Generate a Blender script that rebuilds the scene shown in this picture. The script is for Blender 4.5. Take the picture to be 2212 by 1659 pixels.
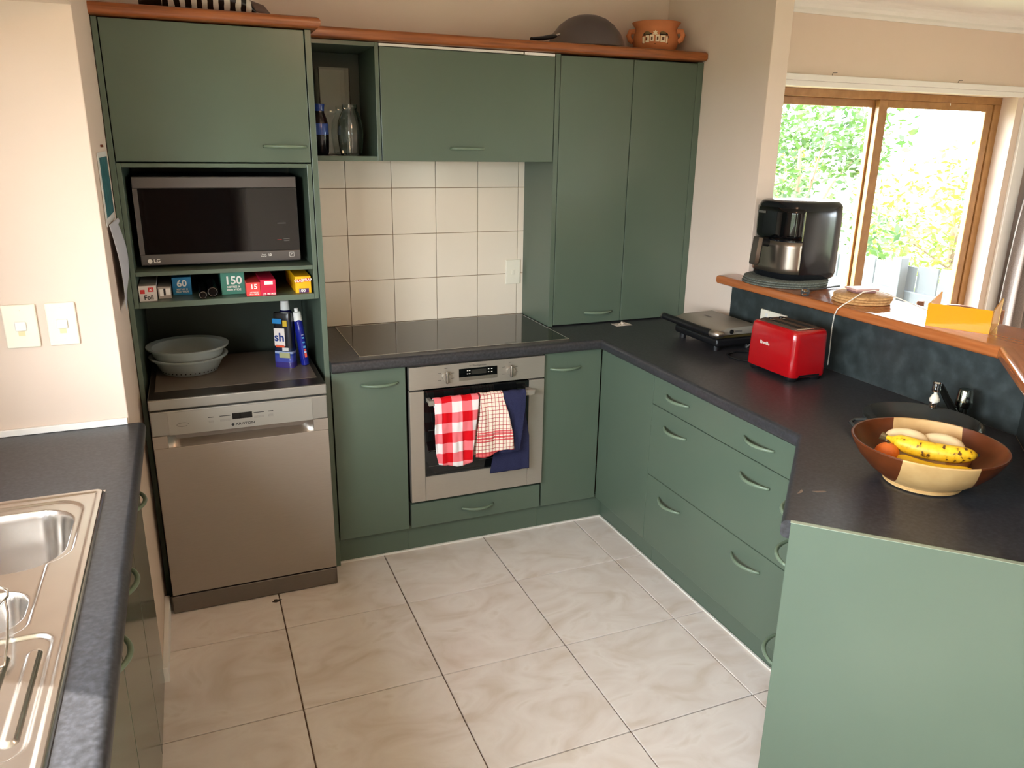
import bpy, bmesh, math, random
from mathutils import Vector, Matrix, noise
random.seed(7)
S = bpy.context.scene
C = S.collection
for o in list(bpy.data.objects): bpy.data.objects.remove(o)

# ------------------------------------------------------------------ camera, sky, light, exposure
cam_d = bpy.data.cameras.new('camera'); cam = bpy.data.objects.new('camera', cam_d); C.objects.link(cam)
cam_d.sensor_width = 36.0; cam_d.lens = 1676.13 / 2212 * 36; cam_d.clip_start = 0.02; cam_d.clip_end = 200
R_ = Vector((0.92585593, -0.37758173, 0.01492749)); U_ = Vector((0.09884443, 0.28012316, 0.95486166)); F_ = Vector((0.36471986, 0.88258883, -0.29667554))
M_ = Matrix((R_, U_, -F_)).transposed().to_4x4(); M_.translation = Vector((0.2019, -3.4997, 1.6987))
cam.matrix_world = M_
S.camera = cam
S.view_settings.view_transform = 'Standard'; S.view_settings.look = 'None'
S.view_settings.gamma = 1.0; S.view_settings.use_curve_mapping = False
S.view_settings.exposure = 0.62
W = bpy.data.worlds.new('sky'); S.world = W; W.use_nodes = True
wn = W.node_tree.nodes; bg = wn['Background']
bg.inputs[0].default_value = (0.84, 0.93, 1.0, 1); bg.inputs[1].default_value = 22.0
def sun(rot, e, col):
    d = bpy.data.lights.new('sun', 'SUN'); d.energy = e; d.color = col; d.angle = 0.01
    o = bpy.data.objects.new('sun', d); o.rotation_euler = rot; C.objects.link(o)
sun(Vector((.62, -.42, -.66)).to_track_quat('-Z', 'Y').to_euler(), 14.0, (1, .95, .86))
def portal(loc, rot, sx, sy):
    d = bpy.data.lights.new('sky_portal', 'AREA'); d.shape = 'RECTANGLE'; d.size = sx; d.size_y = sy
    d.cycles.is_portal = True
    o = bpy.data.objects.new('sky_portal', d); o.location = loc; o.rotation_euler = rot; C.objects.link(o)
P2 = math.pi / 2
portal((-0.70, -2.7, 1.49), (0, -P2, 0), .94, 1.7)          # window above the sink, facing +x
portal((4.27, 0.46, 1.0), (-P2, 0, 0), 2.1, 2.0)              # sliding glass door, facing -y
portal((-.72, -4.5, 1.05), (0, -P2, 0), 2.1, .7)            # glass door at the rear left, facing +x
portal((6.62, -4.2, 1.2), (0, P2, 0), 1.8, 1.7)              # unseen window added to brighten the dining side, facing -x

# ------------------------------------------------------------------ materials
def srgb(r, g, b):
    f = lambda c: (c / 255 / 12.92) if c / 255 <= .04045 else ((c / 255 + .055) / 1.055) ** 2.4
    return (f(r), f(g), f(b), 1)
MATS = {}
def mat(name, col, rough=.5, metal=0., var=0., vscale=8., bump=0., bscale=60., trans=0., ior=1.45, coat=0., spec=.5, alpha=1., stretch=None, sss=0.):
    if name in MATS: return MATS[name]
    m = bpy.data.materials.new(name); m.use_nodes = True; nt = m.node_tree; p = nt.nodes['Principled BSDF']
    c = srgb(*col)
    p.inputs['Base Color'].default_value = c; p.inputs['Roughness'].default_value = rough; p.inputs['Metallic'].default_value = metal
    p.inputs['IOR'].default_value = ior; p.inputs['Transmission Weight'].default_value = trans; p.inputs['Coat Weight'].default_value = coat
    p.inputs['Specular IOR Level'].default_value = spec; p.inputs['Alpha'].default_value = alpha
    if sss: p.inputs['Subsurface Weight'].default_value = sss
    if var or bump:
        tc = nt.nodes.new('ShaderNodeTexCoord'); mp = nt.nodes.new('ShaderNodeMapping'); nt.links.new(tc.outputs['Object'], mp.inputs[0])
        if stretch: mp.inputs['Scale'].default_value = stretch
    if var:
        n = nt.nodes.new('ShaderNodeTexNoise'); n.inputs['Scale'].default_value = vscale; n.inputs['Detail'].default_value = 6
        nt.links.new(mp.outputs[0], n.inputs['Vector'])
        r = nt.nodes.new('ShaderNodeMapRange'); r.inputs['From Min'].default_value = .3; r.inputs['From Max'].default_value = .7
        r.inputs['To Min'].default_value = 1 - var; r.inputs['To Max'].default_value = 1 + var
        nt.links.new(n.outputs[0], r.inputs[0])
        mx = nt.nodes.new('ShaderNodeVectorMath'); mx.operation = 'SCALE'; mx.inputs[0].default_value = c[:3]
        nt.links.new(r.outputs[0], mx.inputs['Scale']); nt.links.new(mx.outputs[0], p.inputs['Base Color'])
    if bump:
        n2 = nt.nodes.new('ShaderNodeTexNoise'); n2.inputs['Scale'].default_value = bscale; n2.inputs['Detail'].default_value = 4
        nt.links.new(mp.outputs[0], n2.inputs['Vector'])
        b = nt.nodes.new('ShaderNodeBump'); b.inputs['Strength'].default_value = bump; b.inputs['Distance'].default_value = .002
        nt.links.new(n2.outputs[0], b.inputs['Height']); nt.links.new(b.outputs[0], p.inputs['Normal'])
    MATS[name] = m
    return m
def ramp_mat(name, stops, scale, rough=.4, detail=8, stretch=(1, 1, 1), rnd=True, kind='noise', distort=0., coat=0., bump=0., metal=0., rotz=0.):
    m = bpy.data.materials.new(name); m.use_nodes = True; nt = m.node_tree; p = nt.nodes['Principled BSDF']
    p.inputs['Roughness'].default_value = rough; p.inputs['Coat Weight'].default_value = coat; p.inputs['Metallic'].default_value = metal
    tc = nt.nodes.new('ShaderNodeTexCoord'); mp = nt.nodes.new('ShaderNodeMapping'); mp.inputs['Scale'].default_value = stretch; mp.inputs['Rotation'].default_value = (0, 0, rotz)
    src = tc.outputs['Object']
    if rnd:
        oi = nt.nodes.new('ShaderNodeObjectInfo'); sc = nt.nodes.new('ShaderNodeVectorMath'); sc.operation = 'SCALE'
        sc.inputs[0].default_value = (37, 53, 71); nt.links.new(oi.outputs['Random'], sc.inputs['Scale'])
        ad = nt.nodes.new('ShaderNodeVectorMath'); nt.links.new(src, ad.inputs[0]); nt.links.new(sc.outputs[0], ad.inputs[1]); src = ad.outputs[0]
    nt.links.new(src, mp.inputs[0])
    n = nt.nodes.new('ShaderNodeTexNoise'); n.inputs['Scale'].default_value = scale; n.inputs['Detail'].default_value = detail; n.inputs['Distortion'].default_value = distort
    nt.links.new(mp.outputs[0], n.inputs['Vector'])
    r = nt.nodes.new('ShaderNodeValToRGB'); cr = r.color_ramp
    while len(cr.elements) < len(stops): cr.elements.new(.5)
    for e, (pos, c) in zip(cr.elements, stops): e.position = pos; e.color = srgb(*c)
    nt.links.new(n.outputs[0], r.inputs[0]); nt.links.new(r.outputs[0], p.inputs['Base Color'])
    if bump:
        b = nt.nodes.new('ShaderNodeBump'); b.inputs['Strength'].default_value = bump; b.inputs['Distance'].default_value = .002
        nt.links.new(n.outputs[0], b.inputs['Height']); nt.links.new(b.outputs[0], p.inputs['Normal'])
    MATS[name] = m
    return m
def pane_mat():
    m = bpy.data.materials.new('window_glass'); m.use_nodes = True; nt = m.node_tree; nt.nodes.remove(nt.nodes['Principled BSDF'])
    t = nt.nodes.new('ShaderNodeBsdfTransparent'); g = nt.nodes.new('ShaderNodeBsdfGlossy'); g.inputs['Roughness'].default_value = .02
    lw_ = nt.nodes.new('ShaderNodeLayerWeight'); lw_.inputs[0].default_value = .5; pw = nt.nodes.new('ShaderNodeMath'); pw.operation = 'POWER'; pw.inputs[1].default_value = 5.
    sc = nt.nodes.new('ShaderNodeMath'); sc.operation = 'MULTIPLY_ADD'; sc.inputs[1].default_value = .8; sc.inputs[2].default_value = .04
    nt.links.new(lw_.outputs['Facing'], pw.inputs[0]); nt.links.new(pw.outputs[0], sc.inputs[0]); x = nt.nodes.new('ShaderNodeMixShader')
    nt.links.new(sc.outputs[0], x.inputs[0]); nt.links.new(t.outputs[0], x.inputs[1]); nt.links.new(g.outputs[0], x.inputs[2])
    nt.links.new(x.outputs[0], nt.nodes['Material Output'].inputs[0])
    return m
PANE = pane_mat()
GREEN = mat('green_laminate', (84, 98, 83), .30, var=.03, vscale=3, bump=.04, bscale=500)
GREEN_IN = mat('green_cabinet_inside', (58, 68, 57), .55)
GREEN_H = mat('green_handle', (106, 122, 102), .3)
GAP_SHADE = mat('gap_shade_dark', (22, 24, 22), .8)  # near-black colour puts shade into gaps, slots and holes
WALL = mat('cream_wall_paint', (220, 201, 184), .75, var=.015, vscale=2.5, bump=.06, bscale=180)
WHITE = mat('white_paint', (235, 232, 226), .5, var=.02, vscale=6)
CEIL = mat('ceiling_paint', (232, 230, 226), .85, var=.01)
SPLASH = mat('splash_tile', (232, 220, 200), .16, var=.015, vscale=3)
GROUT = mat('grout', (150, 128, 100), .9)
FLOORT = ramp_mat('travertine_tile', [(.30, (212, 198, 184)), (.46, (225, 214, 205)), (.60, (232, 223, 215)), (.74, (216, 203, 190))], 4.0, rough=.3, distort=1.6, detail=9, stretch=(1, 1.6, 1))
FGROUT = mat('floor_grout', (104, 84, 68), .9)
TOP = ramp_mat('charcoal_laminate', [(.3, (38, 38, 40)), (.5, (49, 49, 52)), (.7, (61, 61, 65))], 110., rough=.36, rnd=False, detail=6)
TOPS = ramp_mat('charcoal_splash', [(.28, (34, 40, 40)), (.5, (47, 54, 54)), (.72, (62, 70, 70))], 22., rough=.42, rnd=False, detail=8)
WOOD = ramp_mat('red_brown_timber', [(.25, (108, 58, 26)), (.5, (146, 82, 40)), (.75, (168, 100, 54))], 9., rough=.28, rnd=False, detail=7, stretch=(.6, 9, 9), distort=.6)
WOODY = ramp_mat('red_brown_timber_bar', [(.25, (146, 82, 42)), (.5, (162, 94, 50)), (.75, (174, 106, 60))], 9., rough=.15, rnd=False, detail=7, stretch=(9, .6, 9), distort=.6)
CEDAR = ramp_mat('cedar_frame', [(.25, (148, 104, 58)), (.5, (160, 116, 66)), (.75, (172, 128, 76))], 20., rough=.4, rnd=False, stretch=(1, 1, 1))
STEEL = mat('brushed_steel', (176, 168, 158), .36, metal=1., var=.05, vscale=30, stretch=(1, 1, 40))
STEELD = mat('dark_steel', (124, 117, 110), .42, metal=1., var=.04, vscale=30, stretch=(1, 40, 40))
SINKM = mat('sink_steel', (212, 207, 202), .22, metal=1., var=.04, vscale=9)
CHROME = mat('chrome', (225, 225, 222), .08, metal=1.)
BLACK = mat('black_plastic', (18, 18, 20), .35)
BLACKG = mat('black_gloss', (8, 8, 9), .05)
GLASSK = mat('black_glass', (5, 5, 6), .03, spec=.5)
COOKG = mat('cooktop_glass', (20, 17, 15), .07, spec=.6)
IVORY = mat('ivory_plastic', (232, 226, 206), .35)
WPLAST = mat('white_plastic', (228, 226, 220), .4)
GREYP = mat('grey_print', (92, 88, 82), .6)
WPRINT = mat('white_print', (236, 232, 222), .6)
DPRINT = mat('dark_print', (32, 30, 30), .6)
LINE = mat('white_sealant', (226, 222, 212), .5)
CLEAR = mat('clear_glass', (245, 250, 248), .02, trans=1., ior=1.47)
MILKY = mat('milky_plastic', (190, 198, 194), .35, trans=.45, ior=1.2)

# ------------------------------------------------------------------ mesh helpers
WL = {}
class MB:
    def __init__(s): s.bm = bmesh.new(); s.uv = None
    def box(s, x0, x1, y0, y1, z0, z1, bev=0., seg=2):
        b = bmesh.new(); bmesh.ops.create_cube(b, size=1)
        bmesh.ops.scale(b, vec=(x1 - x0, y1 - y0, z1 - z0), verts=b.verts)
        bmesh.ops.translate(b, vec=((x0 + x1) / 2, (y0 + y1) / 2, (z0 + z1) / 2), verts=b.verts)
        if bev: bmesh.ops.bevel(b, geom=b.edges[:], offset=min(bev, .49 * min(x1 - x0, y1 - y0, z1 - z0)), segments=seg, profile=.5, affect='EDGES')
        return s.join(b)
    def join(s, b, mtx=None):
        if mtx is not None: bmesh.ops.transform(b, matrix=mtx, verts=b.verts)
        me = bpy.data.meshes.new('t'); b.to_mesh(me); b.free(); s.bm.from_mesh(me); bpy.data.meshes.remove(me)
        return s
    def prism(s, poly, z0, z1, bev=0., seg=3, only=None):
        b = bmesh.new(); vs = [b.verts.new((x, y, z0)) for x, y in poly]; f = b.faces.new(vs)
        r = bmesh.ops.extrude_face_region(b, geom=[f]); nv = [v for v in r['geom'] if isinstance(v, bmesh.types.BMVert)]
        bmesh.ops.translate(b, vec=(0, 0, z1 - z0), verts=nv); bmesh.ops.recalc_face_normals(b, faces=b.faces)
        if bev:
            n = len(poly); ed = []
            for e in b.edges:
                a, c = e.verts
                if abs(a.co.z - c.co.z) > 1e-6: continue
                if only is None: ed.append(e); continue
                m = (a.co + c.co) / 2
                for i in only:
                    p, q = poly[i], poly[(i + 1) % n]
                    if abs(m.x - (p[0] + q[0]) / 2) < 1e-4 and abs(m.y - (p[1] + q[1]) / 2) < 1e-4: ed.append(e)
            bmesh.ops.bevel(b, geom=ed, offset=bev, segments=seg, profile=.5, affect='EDGES')
        return s.join(b)
    def lathe(s, prof, n=40, c=(0, 0, 0), caps=False, sx=1., sy=1.):
        b = s.bm; rings = []
        for r, z in prof:
            if r < 1e-5: rings.append([b.verts.new((c[0], c[1], c[2] + z))])
            else: rings.append([b.verts.new((c[0] + sx * r * math.cos(2 * math.pi * k / n), c[1] + sy * r * math.sin(2 * math.pi * k / n), c[2] + z)) for k in range(n)])
        for A, B in zip(rings, rings[1:]):
            for k in range(n):
                q = [A[k % len(A)], A[(k + 1) % len(A)], B[(k + 1) % len(B)], B[k % len(B)]]
                u = []
                for v in q:
                    if v not in u: u.append(v)
                if len(u) > 2: b.faces.new(u)
        if caps:
            for A in (rings[0], rings[-1]):
                if len(A) > 2: b.faces.new(A)
        return s
    def tube(s, pts, r, n=10, flat=1., caps=True):
        b = s.bm; pts = [Vector(p) for p in pts]; rings = []; L = len(pts)
        rr = r if isinstance(r, (list, tuple)) else [r] * L
        nrm = None
        for i, p in enumerate(pts):
            t = (pts[min(i + 1, L - 1)] - pts[max(i - 1, 0)]).normalized()
            if nrm is None:
                nrm = t.cross(Vector((0, 0, 1)))
                if nrm.length < .1: nrm = t.cross(Vector((1, 0, 0)))
            nrm = (nrm - t * nrm.dot(t)).normalized(); bi = t.cross(nrm)
            rings.append([b.verts.new(p + rr[i] * (math.cos(2 * math.pi * k / n) * nrm + flat * math.sin(2 * math.pi * k / n) * bi)) for k in range(n)])
        for A, B in zip(rings, rings[1:]):
            for k in range(n): b.faces.new((A[k], A[(k + 1) % n], B[(k + 1) % n], B[k]))
        if caps:
            b.faces.new(rings[0]); b.faces.new(rings[-1])
        return s
    def cyl(s, p, q, r, n=24, r2=None):
        return s.tube([p, q], [r, r if r2 is None else r2], n)
    def grid(s, fn, nu, nv, uvs=False):
        b = s.bm; V = [[b.verts.new(fn(i / nu, j / nv)) for j in range(nv + 1)] for i in range(nu + 1)]
        lay = b.loops.layers.uv.verify() if uvs else None
        for i in range(nu):
            for j in range(nv):
                f = b.faces.new((V[i][j], V[i + 1][j], V[i + 1][j + 1], V[i][j + 1]))
                if uvs:
                    for l, (a, c) in zip(f.loops, ((i, j), (i + 1, j), (i + 1, j + 1), (i, j + 1))): l[lay].uv = (a / nu, c / nv)
        return s
    def build(s, name, m, parent=None, smooth=None, local=False, recalc=True):
        bm = s.bm
        if recalc: bmesh.ops.recalc_face_normals(bm, faces=bm.faces)
        if parent is not None and not local: bmesh.ops.translate(bm, vec=-WL[parent], verts=bm.verts)
        me = bpy.data.meshes.new(name); bm.to_mesh(me); bm.free()
        if m: me.materials.append(m)
        if smooth is not None:
            for p in me.polygons: p.use_smooth = True
            me.set_sharp_from_angle(angle=math.radians(smooth))
        return put(name, me, parent)
def put(name, me, parent=None, loc=None, rot=None):
    o = bpy.data.objects.new(name, me); C.objects.link(o)
    if parent is not None: o.parent = parent; WL[o] = WL[parent]
    else: WL[o] = Vector((0, 0, 0))
    if loc is not None: o.location = Vector(loc) - (WL[parent] if parent is not None else Vector((0, 0, 0)))
    if rot is not None: o.rotation_euler = rot
    return o
def thing(name, label, cat, loc, group=None, rz=0.):
    o = bpy.data.objects.new(name, None); C.objects.link(o); o.location = loc; o.rotation_euler.z = rz; o.empty_display_size = .05
    WL[o] = Vector(loc); o['label'] = label; o['category'] = cat
    if group: o['group'] = group
    return o
def tag(o, label, cat, group=None):
    o['label'] = label; o['category'] = cat
    if group: o['group'] = group
    return o
def struct(o, label=None):
    o['kind'] = 'structure'
    if label: o['label'] = label
    return o
def box(name, b, m, parent=None, bev=.0015):
    return MB().box(*b, bev=bev).build(name, m, parent)
def text(s, size, loc, rot, m, parent, align='CENTER', name='lettering', ex=.0004, sx=1., bold=0., local=False):
    cu = bpy.data.curves.new('t', 'FONT'); cu.body = s; cu.size = size; cu.align_x = align; cu.align_y = 'CENTER'; cu.extrude = ex; cu.offset = bold; cu.resolution_u = 3
    t = bpy.data.objects.new('t', cu); C.objects.link(t)
    dg = bpy.context.evaluated_depsgraph_get(); me = bpy.data.meshes.new_from_object(t.evaluated_get(dg))
    bpy.data.objects.remove(t); bpy.data.curves.remove(cu)
    me.materials.clear(); me.materials.append(m); me.name = name
    if sx != 1.:
        for v in me.vertices: v.co.x *= sx
    if local:
        o = put(name, me, parent); o.location = loc; o.rotation_euler = rot; return o
    return put(name, me, parent, loc, rot)
FRONT = (P2, 0, 0)
def handle_mesh():
    b = MB(); L = .145; pts = []; n = 20
    for i in range(n + 1):
        a = i / n; pts.append(((a - .5) * L, -.002 - .030 * math.sin(math.pi * a) ** .8, 0))
    b.tube(pts, [.0042 + .0018 * math.sin(math.pi * i / n) for i in range(n + 1)], 10, flat=1.1)
    bmesh.ops.recalc_face_normals(b.bm, faces=b.bm.faces)
    me = bpy.data.meshes.new('handle'); b.bm.to_mesh(me); b.bm.free(); me.materials.append(GREEN_H)
    for p in me.polygons: p.use_smooth = True
    return me
HM = handle_mesh()
def handle(parent, loc, rz=0.): return put('handle', HM, parent, loc, (0, 0, rz))

# ------------------------------------------------------------------ key dimensions (metres)
H = .888                      # worktop height
XW = 2.43                     # kitchen face of the right wall
YF = -.585                    # base cabinet fronts
XR = 1.836                    # right run fronts
CL = 2.5                      # ceiling

# ------------------------------------------------------------------ structure
fl = struct(MB().box(-.75, 7.0, -5.5, .5, -.12, -.006).build('floor', FGROUT))
TS = .454; gx, gy = .3826, -.9459; G = .0022
full = MB().box(-TS / 2 + G, TS / 2 - G, -TS / 2 + G, TS / 2 - G, -.008, 0, bev=.0012, seg=1).build('floor_tile', FLOORT, fl)
fullme = full.data; used = [False]
for i in range(-1, 4):
    for j in range(-1, 9):
        x0, x1 = gx + i * TS, gx + (i + 1) * TS; y1, y0 = gy - j * TS, gy - (j + 1) * TS
        cx0, cx1, cy0, cy1 = max(x0, -.07), min(x1, 1.884 if y0 > -1.9 else 2.0), max(y0, -4.95), min(y1, -.553)
        if j == -1 and i < 1: cy1 = -.4
        if cx1 - cx0 < .01 or cy1 - cy0 < .01: continue
        if cx1 - cx0 > TS - .002 and cy1 - cy0 > TS - .002:
            if not used[0]: o = full; used[0] = True
            else: o = bpy.data.objects.new('floor_tile', fullme); C.objects.link(o); o.parent = fl
            o.location = ((x0 + x1) / 2, (y0 + y1) / 2, 0)
        else:
            mx, my = (cx0 + cx1) / 2, (cy0 + cy1) / 2; a, b = (cx1 - cx0) / 2 - G, (cy1 - cy0) / 2 - G
            o = MB().box(-a, a, -b, b, -.008, 0, bev=.0012, seg=1).build('floor_tile', FLOORT, fl); o.location = (mx, my, 0)
wb = struct(MB().box(-.75, 2.52, 0, .12, 0, CL).build('wall_back', WALL))
# backsplash tiles
xs = [.651, .8464, 1.0501, 1.2538, 1.4575, 1.6612, 1.702]; zs = [H + .002, 1.0916, 1.2953, 1.499, 1.66]
MB().box(.651, 1.702, -.004, 0, H, 1.66).build('grout_bed', GROUT, wb)
for a, b in zip(xs, xs[1:]):
    for c, d in zip(zs, zs[1:]):
        MB().box(a + .0013, b - .0013, -.009, -.003, c + .0013, d - .0013, bev=.0012).build('wall_tile', SPLASH, wb)
wr = struct(MB().box(XW, 2.52, -.775, 0, 0, CL, bev=.003).build('wall_right', WALL))
# nib beside the tower; bulkhead above the sink
wl = struct(MB().box(-.72, -.021, -1.072, -.0, 0, CL, bev=.003).build('wall_left', WALL))
struct(MB().box(-.72, -.021, -3.6, -1.072, 2.017, CL).build('wall_bulkhead', WALL))
def window(name):
    o = thing(name, '', '', (0, 0, 0)); del o['label']; del o['category']; o['kind'] = 'structure'
    return o
ws = MB()
ws.box(-.74, -.62, -3.6, -1.072, 0, 1.02); ws.box(-.74, -.62, -3.6, -3.55, 1.02, 2.017); ws.box(-.74, -.62, -1.85, -1.072, 1.02, 2.017); ws.box(-.74, -.62, -3.55, -1.85, 1.96, 2.017)
struct(ws.build('wall_sink_window', WALL))
wq = MB(); wq.box(-.74, -.62, -4.15, -3.6, 0, CL); wq.box(-.74, -.62, -5.4, -4.85, 0, CL); wq.box(-.74, -.62, -4.85, -4.15, 2.1, CL)
struct(wq.build('wall_rear_left', WALL))
w5 = window('window_4')
for y0, y1, z0, z1 in ((-4.85, -4.79, 0, 2.1), (-4.21, -4.15, 0, 2.1), (-4.79, -4.21, 0, .05), (-4.79, -4.21, 2.05, 2.1)): MB().box(-.70, -.65, y0, y1, z0, z1, bev=.002).build('door_frame', CEDAR, w5)
MB().box(-.678, -.672, -4.79, -4.21, .05, 2.05).build('pane', PANE, w5)
w2 = window('window_2')
for y0, y1, z0, z1 in ((-3.55, -3.51, 1.02, 1.96), (-1.89, -1.85, 1.02, 1.96), (-3.51, -1.89, 1.02, 1.06), (-3.51, -1.89, 1.92, 1.96), (-2.72, -2.68, 1.06, 1.92)):
    MB().box(-.69, -.65, y0, y1, z0, z1, bev=.002).build('window_frame', WHITE, w2)
for y0, y1 in ((-3.51, -2.72), (-2.68, -1.89)): MB().box(-.672, -.668, y0, y1, 1.06, 1.92).build('pane', PANE, w2)
wre = MB()
wre.box(.72, 7.0, -5.4, -5.28, 0, CL); wre.box(-.74, .72, -5.4, -5.28, 2.1, CL); wre.box(-.74, -.3, -5.4, -5.28, 0, 2.1); wre.box(-.40, -.3, -8.4, -5.4, 0, CL); wre.box(.72, .82, -8.4, -5.4, 0, CL); wre.box(-.4, .82, -8.5, -8.4, 0, CL); wre.box(-.4, .82, -8.5, -5.5, CL, CL + .1); wre.box(-.4, .82, -8.5, -5.5, -.12, -.006)
struct(wre.build('wall_rear', WALL))
wri = MB()
wri.box(6.55, 6.68, -5.4, -5.05, 0, CL); wri.box(6.55, 6.68, -3.35, .5, 0, CL); wri.box(6.55, 6.68, -5.05, -3.35, 0, .3); wri.box(6.55, 6.68, -5.05, -3.35, 2.1, CL)
struct(wri.build('wall_dining_right', WALL))
w4 = window('window_added_3')  # unseen window, added and sized to bring more daylight into the dining side
for y0, y1, z0, z1 in ((-5.05, -5.0, .3, 2.1), (-3.4, -3.35, .3, 2.1), (-5.0, -3.4, .3, .35), (-5.0, -3.4, 2.05, 2.1), (-4.225, -4.175, .35, 2.05)):
    MB().box(6.6, 6.65, y0, y1, z0, z1, bev=.002).build('window_frame', CEDAR, w4)
for y0, y1 in ((-5.0, -4.225), (-4.175, -3.4)): MB().box(6.622, 6.627, y0, y1, .35, 2.05).build('pane', PANE, w4)
struct(MB().box(-.75, 7.0, -5.5, .5, CL, CL + .1).build('ceiling', CEIL))
# dining wall with the sliding door
YD = .27; OX0, OX1, OZ = 3.2, 5.33, 2.035
wd = MB()
wd.box(2.52, OX0, YD, YD + .2, 0, CL); wd.box(OX1, 6.55, YD, YD + .2, 0, CL); wd.box(OX0, OX1, YD, YD + .2, OZ, CL)
struct(wd.build('wall_dining', WALL))
struct(MB().box(2.44, 2.52, .12, YD + .2, 0, CL).build('wall_dining_left', WALL))
cv = MB()
for k in range(6):   # cove cornice
    a0, a1 = P2 * k / 6, P2 * (k + 1) / 6; f = lambda a: (YD - .075 * (1 - math.cos(a)) - .0, CL - .075 * (1 - math.sin(a)))
    (y0, z0), (y1, z1) = f(a0), f(a1)
    b = cv.bm; v = [b.verts.new(p) for p in ((2.52, y0, z0), (6.55, y0, z0), (6.55, y1, z1), (2.52, y1, z1))]; b.faces.new(v)
cv.box(2.52, 6.55, YD - .008, YD, CL - .088, CL - .07)
struct(cv.build('trim_1', WHITE, smooth=40))
t = MB(); t.box(OX0 - .09, OX1 + .16, YD - .022, YD, OZ - .002, OZ + .028, bev=.003); t.box(OX0 - .09, OX1 + .16, YD - .03, YD, OZ + .028, OZ + .062, bev=.004); t.box(OX1 + .06, OX1 + .16, YD - .02, YD, 0, OZ - .002, bev=.003)
t = struct(t.build('trim_2', WHITE))
for x in (3.71, 4.72):   # little hooks and nail holes on the architrave
    MB().tube([(x, YD - .03, OZ + .062), (x, YD - .034, OZ + .075), (x + .03, YD - .034, OZ + .077)], .0022, 6).build('curtain_bracket', STEELD, t)
MB().tube([(4.86, .405, 2.0), (4.86, .388, 1.995), (4.86, .385, 1.975), (4.86, .395, 1.968)], .003, 6).build('hook', WPLAST, t)
w1 = window('window_1')
for n_, b_ in (('frame_head', (OX0, OX1, .38, .46, 1.99, OZ)), ('frame_jamb', (5.27, OX1, .38, .46, 0, 1.99)), ('frame_jamb', (OX0, OX0 + .06, .38, .46, 0, 1.99)), ('frame_sill', (OX0, OX1, .38, .46, 0, .04))):
    MB().box(*b_, bev=.003).build(n_, CEDAR, w1)
MB().box(5.20, 5.262, .385, .425, .04, 1.99, bev=.004).build('sash_stile', CEDAR, w1)
MB().box(5.235, 5.27, .40, .44, .04, 1.99, bev=.004).build('sash_stile', CEDAR, w1)
MB().box(4.255, 4.325, .385, .42, .04, 1.99, bev=.003).build('sash_stile', CEDAR, w1)
MB().box(4.24, 4.30, .425, .455, .04, 1.99, bev=.003).build('sash_stile', CEDAR, w1)
for x0, x1, y in ((4.325, 5.20, .40), (OX0 + .06, 4.24, .44)):
    MB().box(x0, x1, y - .015, y + .015, 1.945, 1.99, bev=.003).build('sash_rail', CEDAR, w1)
    MB().box(x0, x1, y - .015, y + .015, .04, .13, bev=.003).build('sash_rail', CEDAR, w1)
    MB().box(x0, x1, y - .003, y + .003, .13, 1.945).build('pane', PANE, w1)
# half wall under the breakfast bar
KS = 4.49; KO = KS + .13                    # diagonal lines x - y = K
hw = struct(MB().prism([(2.434, -.775), (2.52, -.775), (2.52, 2.52 - KO), (2.434, 2.434 - KS - .02)], 0, 1.122).build('wall_bar', WALL))
hw2 = struct(MB().prism([(2.433, 2.433 - KS - .021), (2.519, 2.519 - KO - .001), (1.83, 1.83 - KO), (1.77, 1.77 - KS - .02)], 0, 1.122).build('wall_bar_angled', WALL))
sp = MB().prism([(2.42, -.69), (2.433, -.69), (2.433, 2.433 - KS - .005), (2.42, 2.42 - KS)], H, 1.122).build('splash_panel', TOPS, hw)
sp = MB().prism([(2.4325, 2.4325 - KS - .0055), (1.79, 1.79 - KS - .0055), (1.784, 1.784 - KS), (2.4195, 2.4195 - KS)], H, 1.122).build('splash_panel', TOPS, hw2)
# skirting on the nib
struct(MB().box(-.021, -.004, -1.112, -.66, 0, .055, bev=.002).build('baseboard_left', WHITE))

# ------------------------------------------------------------------ tower cabinet
tc = thing('tower_cabinet', 'tall green cabinet tower holding the microwave, beside the light-switch wall', 'cabinet', (.31, -.3, 0))
YT = -.58
box('side_panel', (-.019, -.002, YT, -.005, 0, 2.055), GREEN, tc)
box('side_panel', (.627, .648, YT, -.010, 0, 2.055), GREEN, tc)
box('inner_frame', (-.001, .014, YT + .002, -.03, 1.132, 1.617), GREEN, tc)
box('inner_frame', (.608, .624, YT + .002, -.03, 1.132, 1.617), GREEN, tc)
box('rail', (.0145, .6075, YT + .002, -.03, 1.603, 1.617), GREEN, tc)
box('shelf', (.0145, .6075, YT + .002, -.03, 1.243, 1.258), GREEN, tc)
box('shelf', (.0145, .6075, YT + .001, -.03, 1.132, 1.153), GREEN, tc)
box('back_panel', (-.001, .626, -.03, -.012, .0, 2.05), GREEN_IN, tc)
box('body', (.0, .624, -.56, -.031, 1.625, 2.05), GAP_SHADE, tc)
d = box('door', (.001, .6235, YT, -.562, 1.6215, 2.0525), GREEN, tc, bev=.002)
handle(d, (.538, YT, 1.675))
def capping(label, x0, x1, y0, z0, z1, bev):
    o = MB().prism([(x0, y0), (x1, y0), (x1, -.0005), (x0, -.0005)], z0, z1, bev=bev, seg=5, only=(0, 1)).build('capping_board', WOOD, None, smooth=50)
    return tag(o, label, 'capping')
capping('rounded red-brown timber capping on top of the microwave tower', -.0205, .678, -.612, 2.057, 2.094, .016)
capping('long red-brown timber capping above the wall cupboards, wok and clay pot on it', .679, 2.424, -.357, 2.060, 2.100, .013)

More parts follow.
